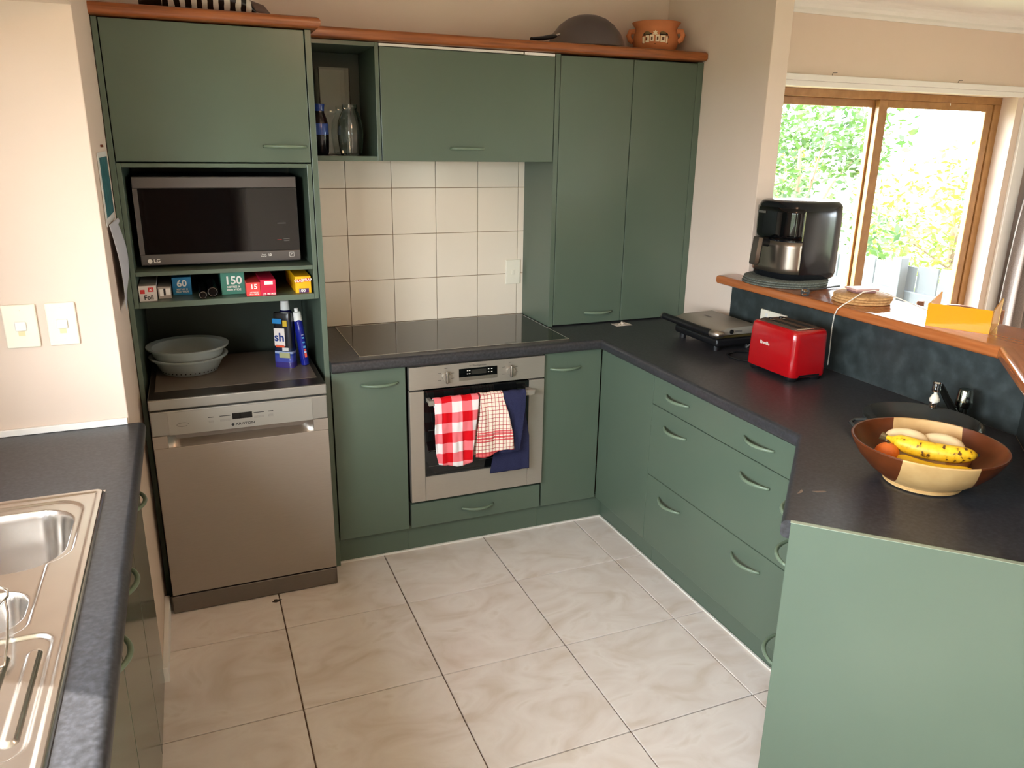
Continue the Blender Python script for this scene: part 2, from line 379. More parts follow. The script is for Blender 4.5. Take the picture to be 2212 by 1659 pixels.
# ------------------------------------------------------------------ wall cupboards
YU = -.325
cu = thing('open_wall_cabinet', 'narrow open green wall shelf holding vases, next to the tower', 'cabinet', (.79, -.16, 1.62))
box('side_panel', (.651, .684, YU, -.01, 1.622, 2.058), GREEN, cu)
box('side_panel', (.922, .9375, YU, -.01, 1.622, 2.058), GREEN, cu)
box('top_panel', (.6845, .9215, YU, -.01, 2.042, 2.058), GREEN, cu)
box('bottom_panel', (.6845, .9215, YU, -.01, 1.622, 1.640), GREEN, cu)
box('back_panel', (.6845, .9215, -.028, -.012, 1.6405, 2.0415), GREEN_IN, cu)
lc = thing('wall_cabinet', 'green wall cupboard with one wide lift-up door above the cooktop', 'cabinet', (1.31, -.16, 1.62))
box('body', (.9385, 1.690, -.305, -.01, 1.6235, 2.058), GAP_SHADE, lc)
d = box('door', (.941, 1.6875, YU, -.3055, 1.6215, 2.0445), GREEN, lc, bev=.002); handle(d, (1.296, YU, 1.673))
box('edge_strip', (.941, 1.545, YU + .006, -.3055, 2.0475, 2.057), LINE, lc, .0005)
box('edge_strip', (1.550, 1.6875, YU + .003, -.3055, 2.046, 2.057), WHITE, lc, .0005)
pc = thing('pantry_cabinet', 'tall green two-door pantry cupboard standing on the worktop corner', 'cabinet', (2.05, -.16, H))
box('side_panel', (1.6905, 1.712, YU, -.01, H + .001, 2.058), GREEN, pc)
box('side_panel', (2.3965, 2.4295, YU, -.01, H + .001, 2.058), GREEN, pc)
box('body', (1.7125, 2.396, -.305, -.01, H + .001, 2.058), GAP_SHADE, pc)
d = box('door', (1.7145, 2.0655, YU, -.3055, H + .006, 2.0525), GREEN, pc, bev=.002); handle(d, (1.945, YU, .944))
d = box('door', (2.0685, 2.395, YU, -.3055, H + .006, 2.0525), GREEN, pc, bev=.002)

# ------------------------------------------------------------------ base units on the back wall
def base(name, label, x0, x1, z0=.12, z1=.842, hx=None, hz=None, cat='cabinet'):
    t = thing(name, label, cat, ((x0 + x1) / 2, -.3, 0))
    box('body', (x0, x1, YF + .0205, -.02, z0, z1), GAP_SHADE, t)
    d = box('door' if cat == 'cabinet' else 'drawer', (x0 + .0015, x1 - .0015, YF, YF + .019, z0, z1 - .004), GREEN, t, bev=.002)
    if hx: handle(d, (hx, YF, hz))
    return t
b1 = base('base_cabinet', 'green base cabinet door between dishwasher and oven', .650, .945, hx=.838, hz=.778)
box('kickboard', (.650, .945, YF + .033, YF + .05, .0, .1195), GREEN, b1)
b2 = base('base_cabinet', 'narrow green base cabinet door between oven and inside corner', 1.556, 1.834, hx=1.656, hz=.768)
box('kickboard', (1.556, 1.886, YF + .033, YF + .05, .0, .1195), GREEN, b2)
b3 = thing('oven_housing', 'green oven housing with one shallow drawer below the oven', 'cabinet', (1.25, -.3, 0))
box('side_panel', (.9455, .9515, -.56, -.02, .12, .842), GREEN_IN, b3); box('side_panel', (1.5505, 1.5555, -.56, -.02, .12, .842), GREEN_IN, b3)
box('base_board', (.952, 1.550, -.562, -.02, .12, .236), GREEN_IN, b3)
d = box('drawer', (.9535, 1.5495, YF, -.5625, .12, .230), GREEN, b3, bev=.002); handle(d, (1.252, YF, .176))
box('kickboard', (.9455, 1.5555, YF + .033, YF + .05, .0, .1195), GREEN, b3)
tag(MB().box(.65, 1.884, YF + .024, YF + .0325, .0, .006).box(1.8775, 1.8845, -1.88, -.56, 0, .006).build('sealant_bead', LINE), 'white sealant bead along the kickboards where they meet the floor', 'sealant')

# right run
dr = thing('drawer_unit', 'wide green three-drawer unit in the right run, two handles per drawer', 'drawers', (2.1, -1.4, 0))
box('body', (XR + .0205, 2.41, -1.828, -1.0105, .12, .842), GAP_SHADE, dr)
for z0, z1 in ((.720, .838), (.4195, .717), (.12, .4165)):
    d = box('drawer', (XR, XR + .019, -1.826, -1.0125, z0, z1), GREEN, dr, bev=.002)
    zh = {.720: .783, .4195: .654, .12: .351}[z0]
    handle(d, (XR, -1.182, zh), -P2); handle(d, (XR, -1.645, zh), -P2)
box('kickboard', (1.8865, 1.903, -1.83, -1.0105, 0, .1195), GREEN, dr)
cp = thing('corner_panel', 'plain green filler panel in the inside corner of the cabinets', 'panel', (1.85, -.8, 0))
box('front', (XR, XR + .019, -1.0095, -.5855, .12, .838), GREEN, cp, bev=.002)
box('body', (XR + .0205, 2.41, -1.0095, -.57, .12, .842), GAP_SHADE, cp)
box('kickboard', (1.8865, 1.903, -1.0095, -.536, 0, .1195), GREEN, cp)
# diagonal unit with end panel
K1 = 3.672; EP = -.896                        # front plane x-y=K1; end panel plane x+y=EP
dg = thing('diagonal_drawer_unit', 'angled green drawer unit with a large plain end panel below the fruit bowl', 'drawers', (1.8, -2.2, 0))
q = math.sqrt(.5)
def dgp(a, b): return ((K1 + EP) / 2 + q * a + q * b, (EP - K1) / 2 + q * a - q * b)   # a along the front from the end panel, b depth
def dbox(name, a0, a1, b0, b1, z0, z1, m, parent, bev=.0015):
    c = MB(); c.box(a0, a1, b0, b1, z0, z1, bev=bev)
    mt = Matrix(((q, q, 0, (K1 + EP) / 2), (q, -q, 0, (EP - K1) / 2), (0, 0, 1, 0), (0, 0, 0, 1)))
    bmesh.ops.transform(c.bm, matrix=mt, verts=c.bm.verts)
    return c.build(name, m, parent)
dbox('end_panel', -.0, .018, -.0, .574, 0, H + .004, GREEN, dg, .001)
dbox('panel_edging', -.0006, .012, -.001, .574, H + .0042, H + .0052, mat('pale_green_edging', (150, 160, 140), .4), dg, .0003)
dbox('body', .0185, .612, .0205, .55, .12, .842, GAP_SHADE, dg)
for z0, z1 in ((.720, .838), (.4195, .717), (.12, .4165)):
    d = dbox('drawer', .0195, .606, .0005, .0195, z0, z1, GREEN, dg, .002)
    zh = {.720: .783, .4195: .654, .12: .351}[z0]
    x, y = dgp(.315, .0005); handle(d, (x, y, zh), math.radians(-135))
dbox('kickboard', .0185, .62, .052, .068, 0, .1195, GREEN, dg)

# ------------------------------------------------------------------ worktops
K2 = 3.642
poly = [(.6495, -.0105), (.6495, -.620), (1.806, -.620), (1.806, 1.806 - K2), ((K2 + EP) / 2 + .0137, (EP - K2) / 2 + .0137), ((KS + EP) / 2 + .006, (EP - KS) / 2 + .020), (2.419, 2.419 - KS + .002), (2.419, -.0105)]
wt = MB().prism(poly, .8435, H, bev=.015, seg=5, only=(1, 2, 3)).build('worktop', TOP, smooth=35)
tag(wt, 'dark charcoal laminate worktop running round the corner to the breakfast bar', 'worktop')
lw = MB().prism([(-.060, -1.074), (-.060, -3.5), (.028, -3.5), (.022, -1.074)], .845, H, bev=.018, seg=6, only=(2,))
lw.box(-.62, -.060, -1.57, -1.074, .845, H); lw.box(-.62, -.060, -3.5, -2.50, .845, H); lw.box(-.62, -.53, -2.50, -1.57, .845, H)
lw = lw.build('sink_worktop', TOP, smooth=35)
tag(lw, 'charcoal laminate worktop holding the steel sink under the light switches', 'worktop')
tag(MB().box(-.62, -.024, -1.084, -1.0745, H + .0005, H + .020, bev=.002).build('upstand_strip', WHITE), 'narrow white strip where the sink worktop meets the switch wall', 'trim strip')
lu = thing('sink_base_unit', 'glossy green base unit below the steel sink worktop', 'cabinet', (-.3, -2.2, 0))
LGREEN = mat('green_laminate_gloss', (78, 90, 76), .17, var=.02, vscale=3)
box('body', (-.6, -.0395, -3.48, -1.08, .0, .66), GREEN_IN, lu); box('front_rail', (-.06, -.0395, -3.48, -1.08, .6605, .842), GREEN_IN, lu)
for y0, y1, hy in ((-1.453, -1.083, -1.30), (-1.903, -1.457, -1.74), (-2.36, -1.907, -2.02), (-3.4, -2.364, None)):
    d = box('door', (-.039, -.0195, y0, y1, .006, .838), LGREEN, lu, bev=.002)
    if hy: handle(d, (-.0195, hy, .735), P2)

# ------------------------------------------------------------------ breakfast bar
KB, KBO = 4.352, 4.352 + .303 * 1.4142
XB, XBO = 2.322, 2.625
bar = thing('breakfast_bar_top', 'raised red-brown timber breakfast bar top with an angled end', 'bar top', (2.45, -1.4, 1.1225))
MB().prism([(XB, -.700), (2.4295, -.700), (2.4295, -.776), (XBO, -.776), (XBO, XBO - KBO), (XB, XB - KB)], 1.1225, 1.160, bev=.012, seg=5, only=(0, 3, 5)).build('straight_board', WOODY, bar, smooth=40)
ab_ = MB().prism([(XB - .0005, XB - KB - .0005), (XBO - .0005, XBO - KBO - .0005), (1.83, 1.83 - KBO), (1.64, 1.64 - KB)], 1.1225, 1.160, bev=.012, seg=5, only=(1, 3))
bmesh.ops.translate(ab_.bm, vec=-WL[bar], verts=ab_.bm.verts); bmesh.ops.transform(ab_.bm, matrix=Matrix.Rotation(math.radians(45), 4, 'Z'), verts=ab_.bm.verts)
ab_.build('angled_board', WOODY, bar, smooth=40, local=True).rotation_euler.z = math.radians(-45)

# ------------------------------------------------------------------ appliances
STW = mat('warm_steel', (158, 148, 138), .40, metal=.6, var=.03, vscale=20, stretch=(1, 1, 30))
STP = mat('silver_panel', (150, 147, 140), .42, metal=.6, var=.02)
dw = thing('dishwasher', 'freestanding stainless dishwasher under the microwave tower', 'dishwasher', (.31, -.4, 0))
Y0 = -.712
box('body', (.014, .606, -.685, -.16, .012, .798), STEELD, dw)
box('top_panel', (.009, .612, Y0, -.15, .800, .838), STP, dw, .004)
box('top_border', (.012, .609, Y0 + .004, -.153, .8382, .8398), mat('dark_border', (46, 40, 34), .3), dw, .0005)
box('top_inset', (.03, .592, -.62, -.17, .8400, .8412), mat('top_inset', (118, 106, 94), .35, metal=.3), dw, .0005)
box('control_fascia', (.010, .611, Y0, -.686, .706, .795), STP, dw, .004)
MB().box(.066, .556, Y0 - .0015, Y0 - .0002, .7065, .789, bev=.0006).build('control_panel', mat('panel_face', (158, 155, 147), .45, metal=.5), dw)
box('display', (.276, .344, Y0 - .0024, Y0 - .0016, .742, .764), GLASSK, dw, .0003)
for x in (.205, .243, .261, .358, .376, .408):
    box('button', (x - .008, x + .008, Y0 - .0032, Y0 - .0016, .738, .746), STP, dw, .001)
    box('marking', (x - .009, x + .009, Y0 - .002, Y0 - .0016, .757, .7595), DPRINT, dw, 0)
text('ARISTON', .0125, (.318, Y0 - .0017, .722), FRONT, DPRINT, dw, sx=1.25, bold=.0002)
e = MB().lathe([(0, 0), (.005, 0), (.005, .0006), (0, .0006)], 12).build('emblem', DPRINT, dw, local=True); e.location = Vector((.276, Y0 - .0016, .722)) - WL[dw]; e.rotation_euler = FRONT
MB().tube([(.112 + .02 * math.cos(a), Y0 - .0018, .742 + .007 * math.sin(a)) for a in [k * .55 for k in range(11)]], .0007, 5).build('emblem', GREYP, dw)
dp = MB(); dp.box(.010, .611, Y0, -.686, .078, .660, bev=.0025); dp.box(.010, .058, Y0, -.686, .6605, .7055, bev=.001); dp.box(.557, .611, Y0, -.686, .6605, .7055, bev=.001)
do = dp.build('door', STW, dw)
def scoop(u, v):
    x = .0585 + (.5565 - .0585) * u; e_ = min(1, min(u, 1 - u) / .07); e_ = e_ * e_ * (3 - 2 * e_)
    return (x, Y0 + .001 + .038 * e_ * math.sin(v * P2), .6605 + .0445 * v)
MB().grid(scoop, 40, 8).build('handle_recess', STEEL, do, smooth=60, recalc=False)
box('plinth', (.006, .612, Y0, -.686, .004, .0735), STEELD, dw, .003)

ov = thing('wall_oven', 'built-in stainless oven with towels on its rail, under the cooktop', 'oven', (1.25, -.4, .236))
YO = -.603
OVS = mat('oven_steel', (170, 162, 150), .36, metal=.6, var=.03, vscale=25, stretch=(1, 1, 30))
box('body', (.956, 1.546, -.575, -.05, .2365, .838), GAP_SHADE, ov)
box('control_fascia', (.9535, 1.5495, YO, -.576, .7405, .8365), OVS, ov, .002)
box('display', (1.163, 1.331, YO - .0016, YO - .0002, .777, .813), GLASSK, ov, .0004)
box('button_strip', (1.163, 1.331, YO - .0022, YO - .0002, .762, .7765), STEEL, ov, .0006)
box('display_screen', (1.216, 1.282, YO - .0021, YO - .0017, .786, .806), mat('screen', (46, 44, 40), .2), ov, 0)
for x, z in ((1.200, .803), (1.209, .803), (1.200, .790), (1.209, .790), (1.292, .803), (1.306, .803), (1.292, .790), (1.306, .790)):
    box('marking', (x - .003, x + .003, YO - .0022, YO - .0017, z - .0015, z + .0015), WPRINT, ov, 0)
text('Westinghouse', .0105, (1.252, YO - .0004, .8225), FRONT, GREYP, ov, bold=.0001); text('W', .009, (1.212, YO - .0004, .8225), FRONT, GREYP, ov)
for x in (1.108, 1.389):
    k = MB().lathe([(0, -.014), (.0175, -.014), (.0185, -.011), (.0185, 0)], 24).build('knob', OVS, ov, smooth=40, local=True)
    k.location = Vector((x, YO, .787)) - WL[ov]; k.rotation_euler = (-P2, 0, 0); WL[k] = WL[ov]
    g = MB().box(-.0065, .0065, -.026, .026, -.024, -.012, bev=.005, seg=3).build('grip', STEEL, k, smooth=50, local=True)
    for dx, dz, w in ((-.028, .016, .014), (-.028, -.014, .014), (.028, .012, .012), (.028, -.01, .012), (0, .034, .012)):
        box('marking', (x + dx - w / 2, x + dx + w / 2, YO - .0005, YO - .0001, .787 + dz - .001, .787 + dz + .001), GREYP, ov, 0)
od = MB(); od.box(.9535, 1.014, YO, -.576, .2465, .7335, bev=.002); od.box(1.479, 1.5495, YO, -.576, .2465, .7335, bev=.002); od.box(1.0145, 1.4785, YO, -.576, .2465, .356, bev=.002)
odo = od.build('door', OVS, ov)
box('door_glass', (1.0146, 1.4784, YO + .003, -.578, .3565, .7335), mat('oven_glass', (14, 15, 15), .04, spec=.6), odo, .001)
for z in (.40, .47, .56):
    MB().tube([(1.03, YO + .002, z), (1.47, YO + .002, z)], .0008, 6).build('rack_line', GREYP, odo)
hb = MB().box(1.018, 1.482, -.660, -.644, .686, .708, bev=.003).build('towel_rail', OVS, odo)
for x in (1.03, 1.47): box('rail_bracket', (x - .008, x + .008, -.6445, YO + .003, .690, .704), OVS, odo)

ck = thing('cooktop', 'wide black glass induction cooktop with thin metal trim', 'cooktop', (1.22, -.3, H))
box('glass_plate', (.769, 1.674, -.568, -.036, H + .0006, H + .0046), COOKG, ck, .001)
for b_ in ((.766, 1.677, -.571, -.5682, H + .0004, H + .0052), (.766, 1.677, -.0358, -.033, H + .0004, H + .0052), (.766, .7688, -.568, -.036, H + .0004, H + .0052), (1.6742, 1.677, -.568, -.036, H + .0004, H + .0052)):
    box('metal_trim', b_, CHROME, ck, .0005)

mw = thing('microwave', 'black and grey microwave oven in the cabinet tower niche', 'microwave', (.305, -.3, 1.258))
MWG = mat('microwave_grey', (92, 86, 82), .4, metal=.3)
box('body', (.036, .574, -.478, -.06, 1.267, 1.57), BLACK, mw, .004)
for x in (.07, .54): box('foot', (x - .015, x + .015, -.45, -.42, 1.2585, 1.267), BLACK, mw)
df = MB(); df.box(.033, .577, -.5, -.479, 1.531, 1.570, bev=.003); df.box(.033, .577, -.5, -.479, 1.268, 1.306, bev=.003); df.box(.033, .0485, -.5, -.479, 1.3062, 1.5308)
mdo = df.build('door', MWG, mw)
box('door_glass', (.0487, .5768, -.499, -.479, 1.3063, 1.5307), GLASSK, mdo, .001)
text('LG', .0165, (.0845, -.5004, 1.2835), FRONT, WPRINT, mdo, bold=.0003, sx=1.1)
lg = MB().lathe([(0, 0), (.0075, 0), (.0075, .0006), (0, .0006)], 20).build('emblem', WPRINT, mdo, local=True); lg.location = Vector((.062, -.5001, 1.2835)) - WL[mw]; lg.rotation_euler = FRONT
text('10', .0125, (.4665, -.5004, 1.2905), FRONT, WPRINT, mdo, bold=.0002); text('Smart\nInverter', .006, (.445, -.5004, 1.290), FRONT, WPRINT, mdo)
MB().tube([(.537, -.5005, 1.283), (.553, -.5005, 1.283), (.553, -.5005, 1.298), (.537, -.5005, 1.298), (.537, -.5005, 1.283)], .0007, 5).build('emblem', WPRINT, mdo)
MB().tube([(.541, -.5005, 1.286), (.545, -.5005, 1.294), (.549, -.5005, 1.290)], .0008, 5).build('emblem', WPRINT, mdo)
for x, z, w in ((.505, 1.345, .016), (.530, 1.348, .022), (.530, 1.341, .020), (.516, 1.405, .03)):
    box('marking', (x - w / 2, x + w / 2, -.4996, -.4991, z - .0012, z + .0012), mat('red_print', (150, 50, 40), .5) if x < .51 else GREYP, mdo, 0)

# ------------------------------------------------------------------ boxes on the shelf
ZB = 1.1535
def carton(name, label, x0, x1, yf, h, col, texts, rz=0., dep=.30, extra=None):
    cx = (x0 + x1) / 2; t = thing(name, label, 'box', (cx, yf, ZB), 'cartons on the shelf under the microwave')
    w = (x1 - x0) / 2
    MB().box(-w, w, 0, dep, 0, h, bev=.0008).build('carton', mat(name + '_card_%d_%d_%d' % col, col, .5), t, local=True)
    for s_, size, dx, z, c in texts: text(s_, size, (dx, -.0006, z), FRONT, c, t, ex=.0002, bold=size * .025, local=True)
    for b_ in (extra or []):
        MB().box(b_[0], b_[1], -.0005 - b_[5] if len(b_) > 5 else -.0005, -.00005, b_[2], b_[3]).build('print', b_[4], t, local=True)
    t.rotation_euler.z = rz
    return t
PR = mat('print_red', (200, 45, 42), .5); PPU = mat('print_purple', (74, 32, 86), .5); PTE = mat('print_teal', (70, 140, 118), .5)
carton('foil_box', 'white foil carton lettered Foil with a red roundel', .017, .073, -.560, .054, (206, 196, 186), [('Foil', .021, .002, .013, DPRINT), ('30', .010, .010, .040, WPRINT)], extra=[(-.024, -.009, .027, .041, PR), (.002, .019, .033, .048, PR)])
carton('torn_box', 'torn white and grey carton beside the foil carton', .0765, .1185, -.525, .042, (168, 158, 146), [], extra=[(-.016, -.004, .010, .034, WPRINT), (.004, .019, .012, .036, WPRINT), (-.003, .003, .012, .036, DPRINT)])
carton('wrap_box', 'blue carton lettered 60 metres', .123, .187, -.470, .064, (24, 124, 172), [('60', .034, 0, .041, WPRINT), ('METRES X\n30cm WIDE', .0085, 0, .016, WPRINT)])
carton('wrap_box', 'large teal green carton lettered 150 metres', .287, .369, -.510, .083, (64, 128, 108), [('150', .040, .002, .050, WPRINT), ('METRES X\n30cm WIDE', .010, .002, .022, WPRINT)])
carton('wrap_box', 'small coral red carton lettered 15 metres', .3695, .4175, -.572, .050, (226, 62, 58), [('15', .025, .002, .034, WPRINT), ('METRES X\n30cm WIDE', .0066, .002, .010, WPRINT)])
carton('wrap_box', 'crimson carton with a white oval badge and the number 25', .4185, .472, -.572, .058, (200, 16, 60), [('25', .012, -.014, .006, WPRINT), ('METRES', .0085, .010, .006, WPRINT)], extra=[(-.013, .017, .040, .052, WPRINT), (-.026, .026, .0335, .0342, PR)])
carton('wrap_box', 'yellow carton lettered Glad Wrap 100', .543, .600, -.560, .062, (240, 178, 0), [('GLAD', .0135, -.014, .046, WPRINT), ('WRAP', .0135, .013, .048, WPRINT), ('100', .016, -.005, .0085, WPRINT)], extra=[(-.026, -.001, .040, .052, PR), (.001, .026, .042, .054, PR), (-.0165, .0195, .001, .017, PPU)])
for k, (x, y, r, lab) in enumerate(((.222, -.573, .0145, 'slim black flashlight lying on the shelf between cartons'), (.256, -.545, .019, 'thicker black flashlight against the teal carton'))):
    t = thing('flashlight', lab, 'flashlight', (x, y, ZB), 'flashlights on the shelf')
    MB().cyl((0, .012, r), (0, .2, r), r * .86, 20).build('barrel', BLACK, t, smooth=40, local=True)
    MB().cyl((0, 0, r), (0, .03, r), r, 20).build('head', BLACKG, t, smooth=40, local=True)
    MB().tube([(r * .8 * math.cos(a), -.001, r + r * .8 * math.sin(a)) for a in [i * .3307 for i in range(20)]], .001, 6).build('lens_ring', STEELD, t, local=True)

# colander and bowl on the dishwasher
ZD = .8415
co = thing('colander', 'milky plastic colander standing on the dishwasher', 'colander', (.151, -.372, ZD))
MB().lathe([(0, .0), (.090, .0), (.100, .004), (.128, .058), (.140, .060), (.142, .066), (.138, .068), (.126, .064), (.098, .010), (.088, .006), (0, .006)], 56).build('body', MILKY, co, smooth=50, local=True)
hm = MB()
for k in range(40):
    a = 2 * math.pi * k / 40; p = Vector((math.cos(a) * .1045, math.sin(a) * .1045, .014)); nr = Vector((math.cos(a), math.sin(a), -.5)).normalized()
    hm.cyl(p - nr * .001, p + nr * .0012, .0026, 8)
hm.build('hole_row', GAP_SHADE, co, local=True)['kind'] = 'stuff'
cb = thing('plastic_bowl', 'milky plastic bowl nested in the colander', 'bowl', (.151, -.372, ZD + .0065))
MB().lathe([(0, .001), (.080, .001), (.092, .010), (.124, .064), (.130, .088), (.146, .092), (.148, .099), (.143, .1), (.127, .094), (.120, .066), (.088, .016), (.078, .008), (0, .008)], 56).build('body', MILKY, cb, smooth=50, local=True)
MB().box(-.04, .05, -.004, .004, .012, .06, bev=.002).build('divider', MILKY, cb, local=True)

def band_mat(name, bands, axis='Z', rough=.3):
    m = bpy.data.materials.new(name); m.use_nodes = True; nt = m.node_tree; p = nt.nodes['Principled BSDF']; p.inputs['Roughness'].default_value = rough
    tcn = nt.nodes.new('ShaderNodeTexCoord'); sp_ = nt.nodes.new('ShaderNodeSeparateXYZ'); nt.links.new(tcn.outputs['Generated'], sp_.inputs[0])
    r = nt.nodes.new('ShaderNodeValToRGB'); r.color_ramp.interpolation = 'CONSTANT'
    while len(r.color_ramp.elements) < len(bands): r.color_ramp.elements.new(.5)
    for e_, (pos, c) in zip(r.color_ramp.elements, bands): e_.position = pos; e_.color = srgb(*c)
    nt.links.new(sp_.outputs[axis], r.inputs[0]); nt.links.new(r.outputs[0], p.inputs['Base Color'])
    return m
dt = thing('detergent_pouch', 'black and blue dishwasher detergent pouch with white lettering, on the dishwasher', 'detergent', (.503, -.43, ZD), rz=math.radians(-32))
def pouch(u, v):
    a = 2 * math.pi * u; w = .040 * (1 - .12 * v) ; dd = .024 * (1 - .25 * v) * (1 if v < .97 else .8)
    c, s_ = math.cos(a), math.sin(a); f = lambda t: math.copysign(abs(t) ** .45, t)
    return (w * f(c), dd * f(s_), .215 * v)
b = MB(); b.grid(pouch, 40, 20); b.bm.faces.new([v for v in b.bm.verts if abs(v.co.z - .215) < 1e-6][:40]); bmesh.ops.remove_doubles(b.bm, verts=b.bm.verts, dist=1e-5)
b.build('pouch', band_mat('pouch_print', [(0, (52, 42, 110)), (.10, (60, 70, 150)), (.22, (30, 60, 140)), (.26, (150, 165, 200)), (.30, (18, 30, 60)), (.36, (14, 16, 24)), (.80, (12, 16, 28)), (.9, (24, 22, 20))]), dt, smooth=60, local=True)
for b_, c in (((-.034, .004, .176, .196), (30, 120, 180)), ((.008, .026, .166, .190), (190, 160, 40)), ((-.030, .014, .088, .158), (214, 206, 200)), ((-.026, .010, .082, .094), (214, 84, 50)), ((-.014, .030, .040, .062), (160, 160, 120)), ((.0, .026, .068, .082), (200, 200, 196))):
    MB().box(b_[0], b_[1], -.0265, -.0225, b_[2], b_[3], bev=.0015).build('print', mat('pr_%d%d%d' % c, c, .4), dt, local=True)
text('sh', .046, (-.008, -.0268, .122), FRONT, mat('ink_blue', (20, 50, 120), .4), dt, bold=.0012, local=True)
sb = thing('squeeze_bottle', 'bottle with a grey-white cap behind the detergent pouch', 'bottle', (.520, -.365, ZD))
MB().lathe([(0, 0), (.028, 0), (.031, .006), (.031, .19), (.026, .205), (.017, .215)], 32).build('body', mat('navy_plastic', (18, 20, 70), .3), sb, smooth=45, local=True)
MB().lathe([(.0175, .213), (.0185, .214), (.0165, .250), (.008, .252), (.007, .262), (0, .263)], 28).build('cap', WPLAST, sb, smooth=40, local=True)
ra = thing('rinse_aid_bottle', 'slim dark blue rinse aid bottle with white cap, leaning by the tower panel', 'bottle', (.576, -.43, ZD))
ra.rotation_euler.y = math.radians(-5.5)
MB().lathe([(0, 0), (.014, 0), (.018, .004), (.0185, .13), (.0175, .178), (.013, .186)], 32, sx=.95, sy=1.3).build('body', mat('royal_blue_plastic', (24, 34, 130), .25), ra, smooth=45, local=True)
MB().lathe([(.0165, .181), (.0175, .182), (.0165, .188), (.0155, .216), (.008, .218), (.0075, .231), (0, .232)], 28).build('cap', WPLAST, ra, smooth=40, local=True)
for z0, z1, c in ((.035, .052, (214, 80, 60)), (.054, .060, (200, 205, 215)), (.062, .070, (210, 80, 60)), (.074, .082, (80, 150, 200)), (.094, .100, (70, 140, 200)), (.112, .118, (70, 140, 200)), (.126, .128, (200, 205, 215))):
    MB().box(.001, .010, -.0255, -.0225, z0, z1, bev=.001).build('print', mat('pr_%d%d%d' % c, c, .4), ra, local=True)

# ------------------------------------------------------------------ vases in the open shelf
v1 = thing('ceramic_vase', 'small dark ceramic vase with blue glaze bands in the open shelf', 'vase', (.724, -.19, 1.6405))
MB().lathe([(0, 0), (.024, 0), (.030, .01), (.033, .08), (.032, .12), (.024, .148), (.019, .160), (.019, .180), (.022, .194), (.018, .194), (.015, .18), (.015, .16), (0, .15)], 32).build('body', band_mat('blue_glaze', [(0, (10, 10, 14)), (.30, (26, 24, 26)), (.40, (60, 84, 150)), (.62, (36, 26, 26)), (.80, (22, 20, 24)), (.86, (40, 64, 130))], rough=.15), v1, smooth=50, local=True)
v2 = thing('glass_jar', 'clear bulging glass jar in the open shelf', 'jar', (.838, -.22, 1.6405))
MB().lathe([(0, 0), (.040, 0), (.044, .006), (.050, .06), (.052, .09), (.048, .13), (.034, .165), (.027, .176), (.030, .182), (.030, .194), (.0275, .194), (.0275, .184), (.0245, .176), (.031, .163), (.045, .13), (.049, .09), (.047, .06), (.041, .010), (0, .006)], 40).build('body', CLEAR, v2, smooth=50, local=True)
v3 = thing('square_vase', 'tall clear square glass vase at the back of the open shelf', 'vase', (.796, -.1, 1.6405))
b = MB()
for x0, x1, y0, y1 in ((-.062, .062, -.05, -.046), (-.062, .062, .046, .05), (-.062, -.058, -.046, .046), (.058, .062, -.046, .046)): b.box(x0, x1, y0, y1, .008, .335, bev=.0008)
b.box(-.062, .062, -.05, .05, 0, .008, bev=.0008)
b.build('body', CLEAR, v3, local=True)
# ------------------------------------------------------------------ on top of the cupboards
wk = thing('wok', 'upturned dark wok with a black handle on the long timber capping', 'wok', (1.905, -.175, 2.1003))
MB().lathe([(.172, 0), (.176, .003), (.168, .022), (.150, .06), (.120, .095), (.085, .120), (.05, .133), (0, .135), (0, .131), (.05, .129), (.084, .116), (.118, .091), (.147, .058), (.165, .02), (.169, .002)], 56).build('pan', mat('wok_metal', (112, 100, 98), .42, metal=.7), wk, smooth=60, local=True)
MB().tube([(-.160, -.055, .044), (-.178, -.065, .038), (-.19, -.07, .034)], .009, 12, flat=.6).build('bracket', CHROME, wk, smooth=40, local=True)
MB().tube([(-.185, -.068, .035), (-.205, -.078, .030), (-.25, -.09, .020), (-.31, -.105, .013)], [.011, .014, .013, .010], 12, flat=.7).build('handle', BLACK, wk, smooth=40, local=True)
TERRA = mat('terracotta', (196, 120, 74), .8, var=.05, vscale=20)
po = thing('terracotta_pot', 'terracotta pot painted with white buildings, next to the wok', 'pot', (2.268, -.16, 2.1003), rz=math.radians(-32))
MB().lathe([(0, 0), (.078, 0), (.092, .012), (.104, .045), (.103, .068), (.095, .088), (.092, .098), (.097, .112), (.108, .126), (.110, .130), (.105, .131), (.093, .114), (.087, .098), (.090, .086), (.098, .066), (.098, .045), (.086, .016), (0, .01)], 56).build('body', TERRA, po, smooth=60, local=True)
for s_ in (-1, 1):
    MB().tube([(s_ * .094, -.02, .093), (s_ * .116, -.02, .092), (s_ * .122, -.02, .075), (s_ * .116, -.02, .058), (s_ * .101, -.02, .05)], .0085, 10, flat=1.4).build('handle', TERRA, po, smooth=50, local=True)
def onpot(poly, z_off, m, name, k=.0, thick=.0012):
    """flat relief wrapped on the pot belly; poly in (arc metres, height)"""
    b = MB(); A = []; B_ = []
    for s_, z in poly:
        r = .1045 + .0005 * (1 - ((z - .05) / .03) ** 2) + k; r2 = r + thick; a = -P2 + s_ / .104
        if z > .068: r2 -= (z - .068) * .38; r -= (z - .068) * .38
        if z < .045: r2 -= (.045 - z) * .36; r -= (.045 - z) * .36
        A.append(b.bm.verts.new((r * math.cos(a) * .985, r * math.sin(a) * .985, z))); B_.append(b.bm.verts.new((r2 * math.cos(a), r2 * math.sin(a), z)))
    n = len(A); b.bm.faces.new(B_); b.bm.faces.new(A[::-1])
    for i in range(n): b.bm.faces.new((A[i], A[(i + 1) % n], B_[(i + 1) % n], B_[i]))
    return b.build(name, m, po, local=True)
